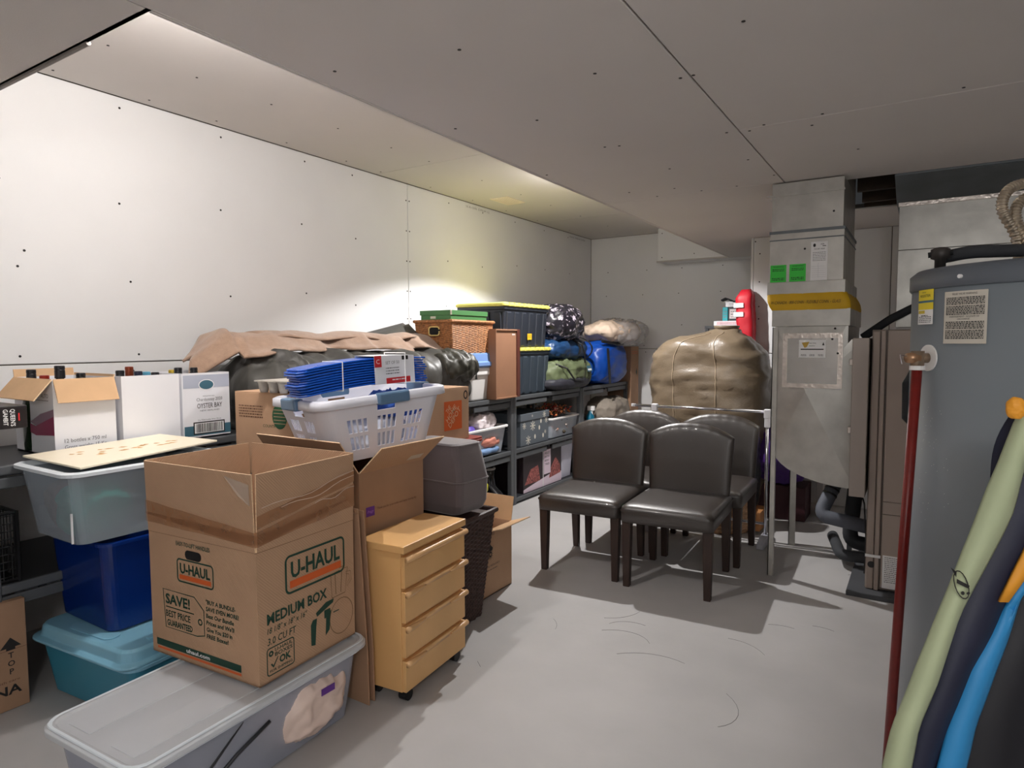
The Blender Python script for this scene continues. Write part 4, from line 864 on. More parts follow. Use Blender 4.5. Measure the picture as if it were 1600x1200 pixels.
t = thing('storage_container', 'translucent white container with purple lid on the bottom shelf', 'container', (-3.17, 5.80, .055)); MB().loft([ring(.26, .22, .03, 0), ring(.30, .26, .03, .33)], True).build('container_body', mat('white_translucent', (196, 196, 212), .35, var=.1), t)
MB().loft([ring(.31, .27, .03, .33), ring(.32, .28, .03, .36), ring(.3, .26, .03, .37)], True).build('lid', mat('pale_lilac_lid', (190, 180, 206), .4), t)
t = thing('cardboard_box', 'dark carton standing behind the skates on the bottom shelf', 'box', (-3.35, 4.2, .055)); MB().box(-.14, .14, -.3, .3, 0, .33).build('carton_body', mat('taupe_card', (104, 96, 92), .7, var=.1), t, bevel=.002)
bt = mat('black_boot', (22, 22, 26), .25, var=.1)
for i, (x, y, rz, lb) in enumerate(((-3.02, 4.22, 60, 'black skate boot with grey lining, the one leaning left'), (-3.03, 4.44, 75, 'black skate boot with grey lining, nearer the shelf post'))):
    t = thing('skate_boot', lb, 'boot', (x, y, .055), rz, 'pair of black skate boots')
    r0 = []
    for s, (cy, w2, d2) in enumerate(((.0, .045, .13), (.0, .05, .135), (-.01, .048, .12), (-.05, .045, .075), (-.06, .045, .065), (-.055, .05, .07))):
        z = (.0, .03, .07, .12, .2, .26)[s]; r0.append([(x_, y_, z + .04 + (.02 if (s == 5 and y_ > 0) else 0)) for x_, y_ in rrect(w2 * 2, d2 * 2, w2 * .8, 4, 0, -cy)])
    MB().loft(r0).build('boot_shell', bt, t, smooth=True)
    MB().tube([(a, b + .055, .305) for a, b in rrect(.09, .13, .04, 4)] + [(.045, .055, .305)], .012, 8).build('cuff_lining', mat('grey_lining', (150, 146, 142), .8), t)
    for k in (-.08, 0, .08): MB().tube([(-.012, k, .02), (.012, k, .02)], .02, 12).build('wheel', black, t)
t = thing('ball', 'small yellow ball beside the skate boots', 'ball', (-2.72, 3.93, .0))
bpy.data.objects.remove(t)
t = thing('flashlight', 'black torch with a yellow cap standing by the grey cushion', 'torch', (-2.62, 3.72, .0)); MB().lathe([(.03, 0), (.03, .33), (.034, .34), (.034, .36)], n=16).build('torch_body', black, t, smooth=True); MB().lathe([(.036, .36), (.044, .375), (.044, .41), (.03, .43)], n=16).build('cap', mat('neon_yellow', (226, 220, 40), .4, var=0), t, smooth=True)
# far unit contents
tag(blob('cloth_sack', mat('taupe_canvas', (150, 140, 128), .8, var=.12), (-3.06, 6.85, .635), (.2, .33, .15), None, 2.8, 40, 30, .03, 5, 71), 'taupe canvas sack on the middle shelf of the far unit', 'bag')
t = thing('spray_bottle', 'teal bottle with white trigger on the far shelving unit', 'bottle', (-3.0, 6.28, .485)); MB().lathe([(.04, 0), (.045, .02), (.045, .14), (.02, .18), (.018, .2)], n=16).build('bottle_body', mat('teal_bottle', (20, 110, 140), .3, var=0), t, smooth=True); MB().box(-.03, .05, -.018, .018, .2, .25).box(.01, .03, -.01, .01, .15, .2).build('trigger', wpl, t, bevel=.006)
tag(blob('fabric_bundle', mat('grey_fleck', (110, 108, 110), .8, var=.5, scale=30), (-3.08, 6.6, .24), (.2, .4, .19), None, 3, 30, 20, .02, 5, 73), 'grey flecked fabric bundle on the bottom shelf of the far unit', 'cloth')
# ---------------------------------------------------------------- dining chairs
def chair():
    t = thing('dining_chair', 'dark leatherette dining chair, front left of the four', 'chair', (-1.757, 3.735, 0), 4.5, 'dark leatherette dining chairs')
    for sx_ in (-1, 1):
        for back in (0, 1):
            x = sx_ * .230; y = -.245 if not back else .25; a, b = (.027, .019)
            dy = .0 if not back else .025
            r0 = [[(x + c_ * b, y + dy + d_ * b, 0) for c_, d_ in ((-1, -1), (1, -1), (1, 1), (-1, 1))], [(x + c_ * a, y + d_ * a, .40) for c_, d_ in ((-1, -1), (1, -1), (1, 1), (-1, 1))]]
            MB().loft(r0).build('leg', darkwood, t, bevel=.004)
    rg = [ring(.51, .57, .03, .385), ring(.522, .585, .035, .39), ring(.525, .588, .035, .452), ring(.517, .58, .04, .472), ring(.478, .54, .05, .486), ring(.36, .42, .06, .492), ring(.2, .2, .06, .494)]
    MB().loft(rg).build('seat', leather, t, smooth=True)
    MB().loft([ring(.53, .593, .035, .447), ring(.533, .596, .035, .452), ring(.53, .593, .035, .457)], False).build('seat_piping', leather, t, smooth=True)
    # backrest: grid in x,z; arched top; slightly concave
    m = MB(); nx, nz = 28, 20; 
    def surf(sgn):
        G = []
        for j in range(nz + 1):
            row = []
            for i in range(nx + 1):
                u = -1 + 2 * i / nx; top = .905 - .075 * abs(u) ** 2.4; z = .44 + (top - .44) * j / nz
                w2 = .246 + .02 * j / nz; x = u * w2
                edge = (1 - abs(u) ** 8) * (1 - (j / nz) ** 14 * 1.0); th = .010 + .019 * max(0, edge) ** .5
                pleat = .0022 * (j / nz) ** 6 * math.sin(u * 26) * (1 - abs(u) ** 6) if sgn < 0 else 0
                yc = .245 + .042 * (j / nz) + .018 * (1 - u * u) ; row.append((x, yc + sgn * (th - .0) + (-.008 * (1 - u * u) * (1 - abs(2 * j / nz - 1)) if sgn < 0 else 0) + pleat, z))
            G.append(row)
        return G
    A = surf(-1); B = surf(1); V2 = [p_ for r0 in A for p_ in r0] + [p_ for r0 in B for p_ in r0]; n1 = nx + 1; o1 = n1 * (nz + 1); Fz = []
    for j in range(nz):
        for i in range(nx):
            a = j * n1 + i; Fz.append((a, a + 1, a + 1 + n1, a + n1)); b = o1 + a; Fz.append((b, b + n1, b + 1 + n1, b + 1))
    for j in range(nz):
        a = j * n1; Fz.append((a, a + n1, o1 + a + n1, o1 + a)); a = j * n1 + nx; Fz.append((a, o1 + a, o1 + a + n1, a + n1))
    for i in range(nx):
        a = nz * n1 + i; Fz.append((a, a + 1, o1 + a + 1, o1 + a)); a = i; Fz.append((a, o1 + a, o1 + a + 1, a + 1))
    m.add(V2, Fz); m.build('backrest', leather, t, smooth=True)
    return t
c0 = chair(); G = 'dark leatherette dining chairs'
dup(c0, (-1.207, 3.735, 0), 3.5, 'dark leatherette dining chair, front right of the four', G)
dup(c0, (-1.75, 4.355, 0), 3, 'dark leatherette dining chair, rear left of the four', G)
dup(c0, (-1.195, 4.36, 0), 2.5, 'dark leatherette dining chair, rear right, next to the garment rack', G)
# ---------------------------------------------------------------- garment rack
chrome = mat('chrome', (205, 205, 210), .15, .95, var=0); wpl2 = mat('white_joint_plastic', (232, 232, 238), .4, var=0)
t = thing('garment_rack', 'low chrome garment rack with white plastic joints behind the chairs', 'rack', (-1.36, 4.73, 0))
MB().tube([(-.53, 0, .93), (.46, 0, .93)], .011, 12).build('top_rail', chrome, t, smooth=True); MB().lathe([(.018, .92), (.018, .94)], (-.53, 0)).build('end_knob', wpl2, t)
for x in (-.36, .455):
    MB().tube([(x, 0, .05), (x, 0, .92)], .011, 12).build('upright', chrome, t, smooth=True)
    MB().box(x - .022, x + .022, -.02, .02, .885, .948).box(x - .018, x + .018, -.017, .017, .82, .89).build('joint', wpl2, t, bevel=.005)
    MB().prism([(-.17, 0), (-.17, .03), (-.06, .065), (.06, .065), (.17, .03), (.17, 0)], 'x', x - .025, x + .025).build('foot', mat('grey_white_foot', (178, 178, 188), .4, var=0), t, bevel=.006)
MB().tube([(-.36, 0, .14), (.455, 0, .14)], .009, 10).build('lower_rail', chrome, t, smooth=True)
# brown cover bag
bagm = mat('taupe_cover_fabric', (116, 102, 84), .32, var=.10, scale=4, bump=.0012, bscale=90); seam_m = mat('pale_seam', (168, 150, 126), .5, var=.1)
t = thing('storage_bag', 'tall taupe fabric cover bag standing upright behind the garment rack', 'bag', (-1.52, 5.55, 0))
keys = [(0, .42, .26, 0), (.4, .46, .28, .0), (.85, .48, .29, -.01), (1.15, .49, .28, -.02), (1.3, .46, .27, -.03), (1.40, .37, .24, -.02), (1.455, .25, .18, .03), (1.49, .15, .11, .09), (1.515, .115, .08, .12), (1.52, .10, .07, .12)]
rg = []
for k in range(61):
    z = 1.52 * (1 - (1 - k / 60) ** 1.3); 
    for a in range(len(keys) - 1):
        if keys[a][0] <= z <= keys[a + 1][0] + 1e-6: break
    s = (z - keys[a][0]) / (keys[a + 1][0] - keys[a][0]); wv, dv, ox = (keys[a][b] + (keys[a + 1][b] - keys[a][b]) * s for b in (1, 2, 3))
    n = 72; r0 = []
    for i in range(n):
        an_ = 2 * PI * i / n; c_, s_ = math.cos(an_), math.sin(an_); q1 = 1.0 / (abs(c_) ** 3.2 + abs(s_) ** 3.2) ** (1 / 3.2); f = 1 + .012 * math.sin(an_ * 5)
        r0.append((ox + wv * c_ * q1 * f, dv * s_ * q1 * f, z))
    rg.append(r0)
o = MB().loft(rg).build('bag_body', bagm, t, smooth=True); wrinkle(o, .028, 3.2, 81, (1, 1, 1.6), True, lambda c: min(1, c.z * 3) * (1 if c.z < 1.45 else .3)); wrinkle(o, .006, 13, 82, (.6, .6, 2), True, lambda c: min(1, c.z * 3))
MB().lathe([(.085, 1.515), (.10, 1.53), (.105, 1.545), (.095, 1.55), (.08, 1.54), (.05, 1.49)], (.12, 0), 28).build('collar', bagm, t, smooth=True)
ov = o.data
for ii in (49, 57):
    MB().tube([tuple(ov.vertices[k * 72 + ii].co + Vector((0, -.002, 0))) for k in range(22, 58)], .0035, 6).build('seam', seam_m, t, smooth=True)
tag(blob('garment_bag', mat('black_nylon', (26, 26, 30), .5, var=.1), (-1.13, 5.15, .40), (.09, .12, .38), None, 2.8, 30, 30, .02, 5, 91), 'black nylon garment bag hanging low beside the taupe cover', 'bag')
# behind: shelf of small boxes and red bag
t = thing('shelving_unit', 'narrow wall shelf behind the taupe cover holding small boxes', 'shelf', (-1.62, 6.75, 0)); MB().box(-.22, .3, -.3, .3, 1.545, 1.57).build('shelf', shelf_b, t)
for a in (-.2, .28):
    for b in (-.28, .28): MB().box(a - .015, a + .015, b - .015, b + .015, 0, 1.545).build('post', shelf_b, t)
def smallbox(x, y, z, sx_, sy_, sz_, c, lb, c2=None):
    t = thing('small_box', lb, 'box', (x, y, z)); MB().box(-sx_ / 2, sx_ / 2, -sy_ / 2, sy_ / 2, 0, sz_).build('box_body', mat('sb%d_%d_%d' % c, c, .5, var=.04), t, bevel=.002)
    Print().rect(sx_ * .1, sx_ * .9, sz_ * .15, sz_ * .85, mat('sbp%d_%d_%d' % (c2 or c), c2 or c, .5, var=.2)).lines(sx_ * .2, sx_ * .8, sz_ * .7, 3, sz_ * .2, sz_ * .07, greyp, 3).place('printed_artwork', t, (-sx_ / 2, -sy_ / 2, 0), '-y')
smallbox(-1.60, 6.5, 1.572, .30, .12, .045, (228, 226, 230), 'flat white and red carton under the teal packet', (226, 190, 196)); smallbox(-1.645, 6.5, 1.619, .05, .1, .13, (20, 150, 160), 'narrow teal packet behind the taupe cover')
smallbox(-1.555, 6.5, 1.619, .12, .1, .13, (40, 44, 52), 'dark jar box with a pale label behind the taupe cover', (208, 196, 196)); smallbox(-1.56, 6.5, 1.751, .16, .12, .05, (224, 226, 230), 'white lidded tub on top of the small boxes', (214, 216, 220)); smallbox(-1.52, 6.42, 1.47, .26, .08, .07, (176, 206, 226), 'pale blue carton just above the taupe cover', (200, 220, 232))
tag(MB().loft([[(-1.68 + .2 * s, 6.5 + .04 * math.sin(s * 6), 1.806 + .02 * math.sin(s * 9)), (-1.68 + .2 * s, 6.42, 1.812 + .02 * math.sin(s * 7)), (-1.68 + .2 * s, 6.42, 1.822 + .02 * math.sin(s * 7)), (-1.68 + .2 * s, 6.52, 1.82 + .02 * math.sin(s * 9))] for s in (0, .2, .4, .6, .8, 1)]).build('dark_cloth', mat('black_cloth', (34, 33, 36)), None, smooth=True), 'small dark cloth lying on the white lidded tub', 'cloth')
redn = mat('red_nylon', (196, 26, 44), .5, var=.08)
t = thing('garment_bag', 'long red bag with two white bands hanging at the wall end', 'bag', (-1.365, 6.062, 1.1))
rg = []
for k in range(31):
    s = k / 30; z = .78 * s; w2 = .07 + .0 * s; x = .03 - .04 * s + (.01 if s > .9 else 0); top = min(1, .45 + (s + .001) * 3, .5 + (1 - s) * 6); rg.append([(x + a, b, z) for a, b in rrect(w2 * 2 * top, .16 * top, .04 * top, 4)])
o = MB().loft(rg).build('bag_body', redn, t, smooth=True); wrinkle(o, .012, 8, 95, (1, 1, .5), True)
for z in (.56, .64): MB().box(-.083, .0, -.095, -.082, z - .022, z + .018).build('white_band', whitep, t)
# purple bags behind the duct legs, basket stools
tag(blob('plastic_bag', mat('violet_bag', (84, 48, 130), .4, var=.25), (-.95, 5.55, .50), (.2, .2, .22), None, 2.6, 40, 30, .03, 6, 101), 'violet bag stuffed behind the duct stand', 'bag')
t = carton('cardboard_box', 'dark maroon box on the floor below the violet bag', 'box', -.93, 5.6, .002, .36, .3, .27, mat('maroon_box', (64, 26, 34), .6))
t = carton('cardboard_box', 'pale upright carton beside the violet bag near the wall', 'box', -.68, 5.85, .002, .05, .3, .62, mat('pale_card', (176, 170, 166), .7))
seag = mat('seagrass', (176, 140, 108), .8, var=.3, scale=40)
for x, y, r0, h0, lb in ((-1.24, 4.95, .18, .28, 'round woven seagrass basket behind the right rear chair'), (-1.80, 4.97, .18, .28, 'round woven seagrass basket behind the left rear chair')):
    t = thing('woven_basket', lb, 'basket', (x, y, .002), 0, 'round seagrass baskets behind the chairs')
    weave('woven_body', seag, t, lambda s, r0=r0, h0=h0: [(r0 * (.82 + .3 * math.sin(PI * (s * .8 + .1))) * math.cos(2 * PI * i / 96), r0 * (.82 + .3 * math.sin(PI * (s * .8 + .1))) * math.sin(2 * PI * i / 96), h0 * s) for i in range(96)], 22, 96, .006, 4)
t = carton('cardboard_box', 'low brown carton under the garment rack near its foot', 'box', -1.08, 5.05, .02, .2, .24, .14, mat('amber_card', (176, 120, 70), .6))
# ---------------------------------------------------------------- duct, furnace
t = thing('air_duct', 'galvanised supply duct with yellow collar and curved elbow on steel legs', 'duct', (0, 0, 0))
F = 4.10
MB().box(-.785, -.405, F, F + .66, 2.05, 2.338).box(-.70, -.405, F + .16, F + .66, 2.338, 2.6).build('upper_sleeve', steel, t, bevel=.002)
MB().box(-.815, -.40, F - .012, F + .0, 2.262, 2.272).box(-.815, -.785, F - .01, F + .68, 2.262, 2.27).build('sleeve_flange', steel, t)
MB().box(-.79, -.398, F - .006, F + .67, 1.755, 2.055).build('duct_section', steel, t, bevel=.002)
m = MB(); m.box(-.795, -.392, F - .010, F + .675, 2.045, 2.062).box(-.794, -.394, F - .009, F + .674, 2.005, 2.012); m.build('drive_cleat', steel_d, t, bevel=.002)
for z0, z1, o0 in ((1.69, 1.765, .0), (1.55, 1.605, .012), (1.505, 1.555, .018)):
    MB().box(-.80 + (.03 if z1 < 1.65 else 0), -.385 + (.03 if z1 < 1.65 else 0), F - .014, F + .70, z0, z1).build('flange', steel, t, bevel=.003)
canv = mat('yellow_canvas', (216, 172, 24), .6, var=.08, scale=9)
x0, x1 = -.80, -.385; m = MB(); rgs = []
for k in range(7):
    s = k / 6; a, b = .03 * (1 - s), .03 * (1 - s); bul = .010 * math.sin(PI * s); rgs.append([(x, y, 1.60 + .095 * s) for x, y, _ in peri(x1 - x0 + bul * 2, .70 + bul * 2, 80, (x0 + x1) / 2 + a, F + .335)])
o = MB().loft(rgs, False).build('canvas_collar', canv, t, smooth=True); wrinkle(o, .006, 14, 5, (1, 1, .4), True)
Print().text('W-CANADA - 800-CONN - FLEXIBLE CONN. - GLASS', 0, 0, .018, blackp, w=.37, shear=.2).place('lettering', t, (-.775, F - .035, 1.635), '-y')
# lower box: front plate with cross break and curved bottom
YB = F + .74
out = [(-.752, 1.52), (-.752, .78)] + [(-.752 + .44 * (1 - math.cos(a)), .78 - .20 * math.sin(a)) for a in [PI / 2 * k / 10 for k in range(1, 11)]] + [(-.312, 1.40), (-.345, 1.43), (-.365, 1.40), (-.365, 1.52)]
m = MB(); cxm, czm = -.575, 1.13
V3 = [(a, F, b) for a, b in out] + [(cxm, F - .04, czm)] + [(a, YB, b) for a, b in out]; n = len(out)
m.add(V3, [(i, (i + 1) % n, n) for i in range(n)] + [(i, n + 1 + i, n + 1 + (i + 1) % n, (i + 1) % n) for i in range(n)] + [tuple(n + 1 + i for i in range(n - 1, -1, -1))]); m.build('elbow_box', steel, t)
MB().box(-.765, -.735, F - .012, F + .02, .0, 1.50).box(-.765, -.76, F - .012, F + .04, 0, 1.5).build('leg', steel, t); MB().box(-.765, -.722, YB - .04, YB - .03, 0, .9).box(-.765, -.76, YB - .04, YB, 0, .9).build('leg', steel, t); MB().box(-.40, -.37, YB - .03, YB, 0, .62).build('leg', steel_d, t)
m = MB(); 
for (a, b, c, d) in ((-.70, -.385, 1.435, 1.465), (-.70, -.385, 1.15, 1.175), (-.70, -.675, 1.1751, 1.4349), (-.41, -.385, 1.1751, 1.4349)): m.box(a, b, F - .046, F - .040, c, d)
m.build('foil_tape', foil, t); MB().box(-.68, -.40, F - .044, F, 1.165, 1.445).build('access_plate', mat('bright_sheet', (190, 186, 182), .25, .85, var=.08, scale=12), t, bevel=.002)
gold = mat('print_gold', (196, 160, 60), .5, var=0)
p = Print().rect(0, .14, 0, .10, whitep).poly([(.015, .085), (.055, .09), (.042, .06), (.03, .055)], gold, 1).text('7', .038, .062, .025, gold, w=.016, lay=2).text('Legacy Heating', .055, .08, .007, blackp, w=.035).lines(.055, .085, .068, 1, .01, .003, greyp).rect(.01, .13, .044, .05, blackp, 1)
for k in range(3): p.lines(.012 + k * .045, .04 + k * .045, .018, 2, .006, .0035, greyp, k)
p.poly([(.122, .07), (.134, .07), (.128, .088)], blackp, 1).place('sticker', t, (-.613, F - .046, 1.325), '-y')
p = Print().rect(0, .087, 0, .22, whitep).ell(.018, .2, .007, .01, blackp, 1).text('AIR', .05, .2, .009, blackp).rect(.06, .078, .192, .196, blackp, 1).text('555-841-4000', .044, .175, .008, blackp, al='C', w=.055).lines(.01, .078, .16, 6, .009, .003, greyp, 5)
for k in range(6): p.rect(.006, .081, .02 + k * .012, .0205 + k * .012, greyp, 1)
p.rect(.04, .0405, .015, .1, greyp, 1).place('sticker', t, (-.567, F - .008, 1.765), '-y')
gp = mat('neon_green_card', (60, 206, 70), .6, var=0)
for x in (-.785, -.68): Print().rect(0, .088, 0, .10, gp).text('WARNING', .044, .085, .009, blackp, al='C', w=.06, shear=.3).lines(.012, .078, .077, 2, .009, .004, blackp, 6).lines(.01, .078, .025, 2, .009, .005, blackp, 9).place('sticker', t, (x, F - .008, 1.765), '-y')
screws(t, [(-.60, F - .007, 1.95), (-.455, F - .001, 2.15), (-.43, F - .02, 1.49), (-.44, F - .045, 1.43), (-.41, F - .046, 1.35), (-.345, F - .0, .66), (-.715, F, 1.35)], (0, -1, 0))
# furnace
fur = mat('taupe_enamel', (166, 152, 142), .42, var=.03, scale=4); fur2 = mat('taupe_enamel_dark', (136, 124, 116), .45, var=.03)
t = thing('furnace', 'upright taupe enamel furnace cabinet beside the duct and water heater', 'furnace', (0, 0, .03))
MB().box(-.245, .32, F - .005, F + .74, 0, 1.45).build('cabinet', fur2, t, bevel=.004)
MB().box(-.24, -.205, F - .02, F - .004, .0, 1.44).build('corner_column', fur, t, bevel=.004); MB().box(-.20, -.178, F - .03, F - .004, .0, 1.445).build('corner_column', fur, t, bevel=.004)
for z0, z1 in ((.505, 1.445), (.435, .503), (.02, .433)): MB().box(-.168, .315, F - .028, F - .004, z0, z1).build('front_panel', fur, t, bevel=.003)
MB().box(-.245, -.17, F - .035, F - .03, .185, .20).build('badge', whitep, t); 
MB().tube([(-.215, F - .024, .14), (-.215, F - .018, .14)], .018, 16).build('knockout', black, t)
p = Print().rect(0, .22, 0, .185, whitep).lines(.01, .21, .175, 14, .0105, .004, greyp, 11).rect(.1, .15, .008, .025, blackp, 2); p.place('sticker', t, (-.16, F - .0285, .02), '-y')
t = thing('filter_rack', 'tall grey steel filter door between duct elbow and furnace', 'filter cover', (0, 0, 0))
MB().box(-.335, -.255, F - .06, F + .70, .55, 1.435).build('door', mat('taupe_steel', (170, 160, 152), .4, .2, var=.03), t, bevel=.004)
for z in (1.3, .92): MB().box(-.35, -.333, F - .055, F - .03, z - .015, z + .02).build('clip', foil, t, bevel=.003)
o = MB().box(-.33, 1.0, 3.99, F + .95, 0, .028).build('rubber_pad', mat('dark_pad', (72, 74, 78), .6, var=.1), None, bevel=.004); tag(o, 'thin dark pad on the floor under the furnace', 'mat')
# PVC and insulated pipes
pvc = mat('grey_insulation', (94, 98, 108), .7, var=.08, bump=.001, bscale=80); pvd = mat('black_insulation', (52, 54, 58), .8, var=.1)
def pipe(name, label, path, r, mt, bands=()):
    t = thing(name, label, 'pipe', (0, 0, 0)); P = [Vector(a) for a in path]; pts = [P[0]]
    for i in range(1, len(P) - 1):
        a = P[i] + (P[i - 1] - P[i]).normalized() * min(r * 1.6, (P[i - 1] - P[i]).length * .45); b = P[i] + (P[i + 1] - P[i]).normalized() * min(r * 1.6, (P[i + 1] - P[i]).length * .45)
        for k in range(7): s = k / 6; pts.append(a * (1 - s) ** 2 + P[i] * 2 * s * (1 - s) + b * s * s)
    pts.append(P[-1]); MB().tube(pts, r, 18).build('pipe_body', mt, t, smooth=True)
    for (i, s) in bands:
        c = P[i].lerp(P[i + 1], s); d = (P[i + 1] - P[i]).normalized() * .006; MB().tube([c - d, c + d], r * 1.06, 18).build('clamp', black, t)
    return t
pipe('drain_pipe', 'grey insulated pipe with two black clamps bending under the duct elbow', [(-.42, 4.62, .60), (-.53, 4.45, .32), (-.24, 4.42, .29)], .042, pvc, ((0, .45), (0, .56)))
pipe('drain_pipe', 'dark insulated pipe dropping behind the bent grey pipe', [(-.33, 4.62, .66), (-.37, 4.60, .14), (-.24, 4.60, .13)], .045, pvd)
pipe('drain_pipe', 'black insulated pipe lying near the floor beside the furnace', [(-.48, 4.75, .12), (-.40, 4.45, .085), (-.24, 4.42, .10)], .034, pvd)
pipe('electric_cable', 'thin black cable looping down beside the furnace', [(-.30, 4.2, .60), (-.26, 4.12, .50), (-.245, 4.1, .3), (-.25, 4.12, .1)], .004, black)
o = MB().lathe([(.05, .8), (.05, 1.38)], (.0, 0), 16).build('spare_tube', pvd, None, smooth=True); bpy.data.objects.remove(o)
pipe('refrigerant_hose', 'dark flexible hose rising over the furnace top toward the wall', [(-.32, 4.5, 1.44), (-.18, 4.55, 1.55), (-.06, 4.6, 1.62), (.0, 5.0, 1.66)], .024, pvd)
# return duct and plenum
t = thing('return_plenum', 'wide galvanised return duct rising from the furnace to the ceiling', 'duct', (0, 0, 0)); P0 = 4.62
MB().box(-.155, 1.0, P0, P0 + .55, 1.50, 1.965).build('plenum_lower', steel, t, bevel=.002); MB().box(-.155, 1.0, P0 + .004, P0 + .55, 1.967, 2.235).build('plenum_upper', steel, t, bevel=.002)
MB().box(-.16, 1.0, P0 - .010, P0 + .01, 2.225, 2.25).build('plenum_flange', foil, t, bevel=.002)
m = MB(); m.prism([(4.262, 2.338), (P0 - .002, 2.25), (P0 + .55, 2.25), (P0 + .55, 2.6), (4.262, 2.6)], 'x', -.17, 1.2); m.build('trunk_duct', steel_d, t)  # darker steel than the plenum, the trunk's shade put into its colour
MB().add([(.15, 4.27, 2.334), (.62, 4.27, 2.334), (.38, 4.44, 2.291)], [(0, 1, 2)]).build('gusset', steel_d, t, solid=.003)
m = MB()
for (a, b, c, d) in ((-.06, .42, 1.70, 1.725), (-.06, -.03, 1.45, 1.6999), (.39, .42, 1.45, 1.6999)): m.box(a, b, P0 - .004, P0, c, d)
m.build('foil_tape', foil, t); MB().box(-.035, .4, P0 - .003, P0, 1.5, 1.705).build('access_plate', mat('bright_sheet', (190, 186, 182)), t)
# ---------------------------------------------------------------- water heater
HX, HY, HR = .255, 2.15, .29
t = thing('water_heater', 'large grey cylindrical water heater at the right', 'water heater', (HX, HY, 0))
hm = mat('heater_grey', (134, 142, 148), .38, var=.04, scale=3, spec=.5); hm2 = mat('heater_lid_grey', (92, 98, 106), .4, var=.03)
MB().lathe([(HR, .04), (HR, 1.555)], (0, 0), 72).build('tank', hm, t, smooth=False)
for pgl in t.children[0].data.polygons: pgl.use_smooth = len(pgl.vertices) == 4
MB().lathe([(HR + .003, 1.552), (HR + .006, 1.556), (HR + .006, 1.592), (HR - .01, 1.606), (HR - .06, 1.612), (.02, 1.62)], (0, 0), 72).build('lid', hm2, t, smooth=True); MB().lathe([(HR + .006, 0), (HR + .006, .045), (HR, .05)], (0, 0), 72).build('base_ring', hm2, t)
def curved(u0, u1, z0, z1, mt, nm, lay=0, n=10):   # u in degrees around the tank, 270 = -y
    m = MB(); r0 = HR + .0012 + lay * .0006; m.loft([[(r0 * math.cos(R(u0 + (u1 - u0) * i / n)), r0 * math.sin(R(u0 + (u1 - u0) * i / n)), z) for i in range(n + 1)] for z in (z0, z1)], False, closed=False); return m.build(nm, mt, t)
def cprint(pr, u0, z0, nm, lb=None):   # wraps a print around the tank, starting at angle u0 going right
    o = pr.mb.build(nm, pr.mats, t)
    for v in o.data.vertices:
        a = R(u0) + v.co.x / HR; r0 = HR + .0012 + v.co.z; v.co = Vector((r0 * math.cos(a), r0 * math.sin(a), z0 + v.co.y))
    if lb: o['label'] = lb
    return o
def rectn(p, u0, u1, v0, v1, m, lay=0, n=8):
    for k in range(n): p.rect(u0 + (u1 - u0) * k / n, u0 + (u1 - u0) * (k + 1) / n, v0, v1, m, lay)
p = Print(); rectn(p, 0, .044, .055, .084, yellowp, 0, 4); rectn(p, 0, .044, .034, .050, yellowp, 0, 4); rectn(p, 0, .044, 0, .022, whitep, 0, 4); rectn(p, 0, .044, .05, .055, tealp, 0, 4); rectn(p, 0, .044, .022, .034, whitep, 0, 4)
p.text('REGISTER', .022, .063, .006, blackp, al='C', w=.03).text('rebates', .012, .073, .003, blackp).lines(.004, .04, .018, 4, .004, .002, greyp, 2).lines(.012, .032, .021, 1, .004, .002, blackp, 2).rect(.003, .023, .025, .032, mat('print_ochre', (214, 190, 40), .5, var=0), 2)

for i_, v_ in enumerate(p.mb.v): p.mb.v[i_] = (v_[0] * 1.55, v_[1] * 1.12, v_[2])
cprint(p, 201.4, 1.462, 'sticker', 'yellow and white rebate sticker')
p = Print(); cream_l = mat('cream_label', (206, 200, 188), .6, var=0); rectn(p, 0, .105, 0, .128, cream_l, 0, 12); p.text('RELIEF VALVE WARNING', .052, .119, .0048, blackp, al='C', w=.06)
p.lines(.006, .099, .113, 5, .0038, .0024, blackp, 3).lines(.006, .099, .092, 6, .0038, .0024, blackp, 4).text('AVERTISSEMENT - SOUPAPE DE', .052, .064, .004, blackp, al='C', w=.072).text('DECHARGE', .052, .058, .004, blackp, al='C', w=.03).lines(.006, .099, .054, 5, .0038, .0024, blackp, 6).lines(.006, .099, .033, 6, .0038, .0024, blackp, 7)
cprint(p, 222.2, 1.412, 'sticker', 'cream relief valve warning label with dense black text')
p = Print(); 
rr = random.Random(8)
for k in range(40): u, v = rr.uniform(.02, .12), rr.uniform(0, .3); p.ell(u, v, .0007, .0009, whitep, 0, 6)
stuffp(cprint(p, 205, .95, 'dust_specks'))
for (a, z0) in ((231, 1.575),): MB().tube([((HR + .004) * math.cos(R(a)), (HR + .004) * math.sin(R(a)), z0), ((HR + .012) * math.cos(R(a)), (HR + .012) * math.sin(R(a)), z0)], .005, 10).build('screw', whitep, t)
# element cover on the far left side
MB().loft([[((HR + d_) * math.cos(a), (HR + d_) * math.sin(a), z) for a in [R(160 + 24 * i / 8) for i in range(9)]] for z, d_ in ((1.185, 0), (1.20, .014), (1.30, .016), (1.335, .0))], False, closed=False).build('element_cover', mat('cover_grey', (112, 120, 130), .4, var=0), t)
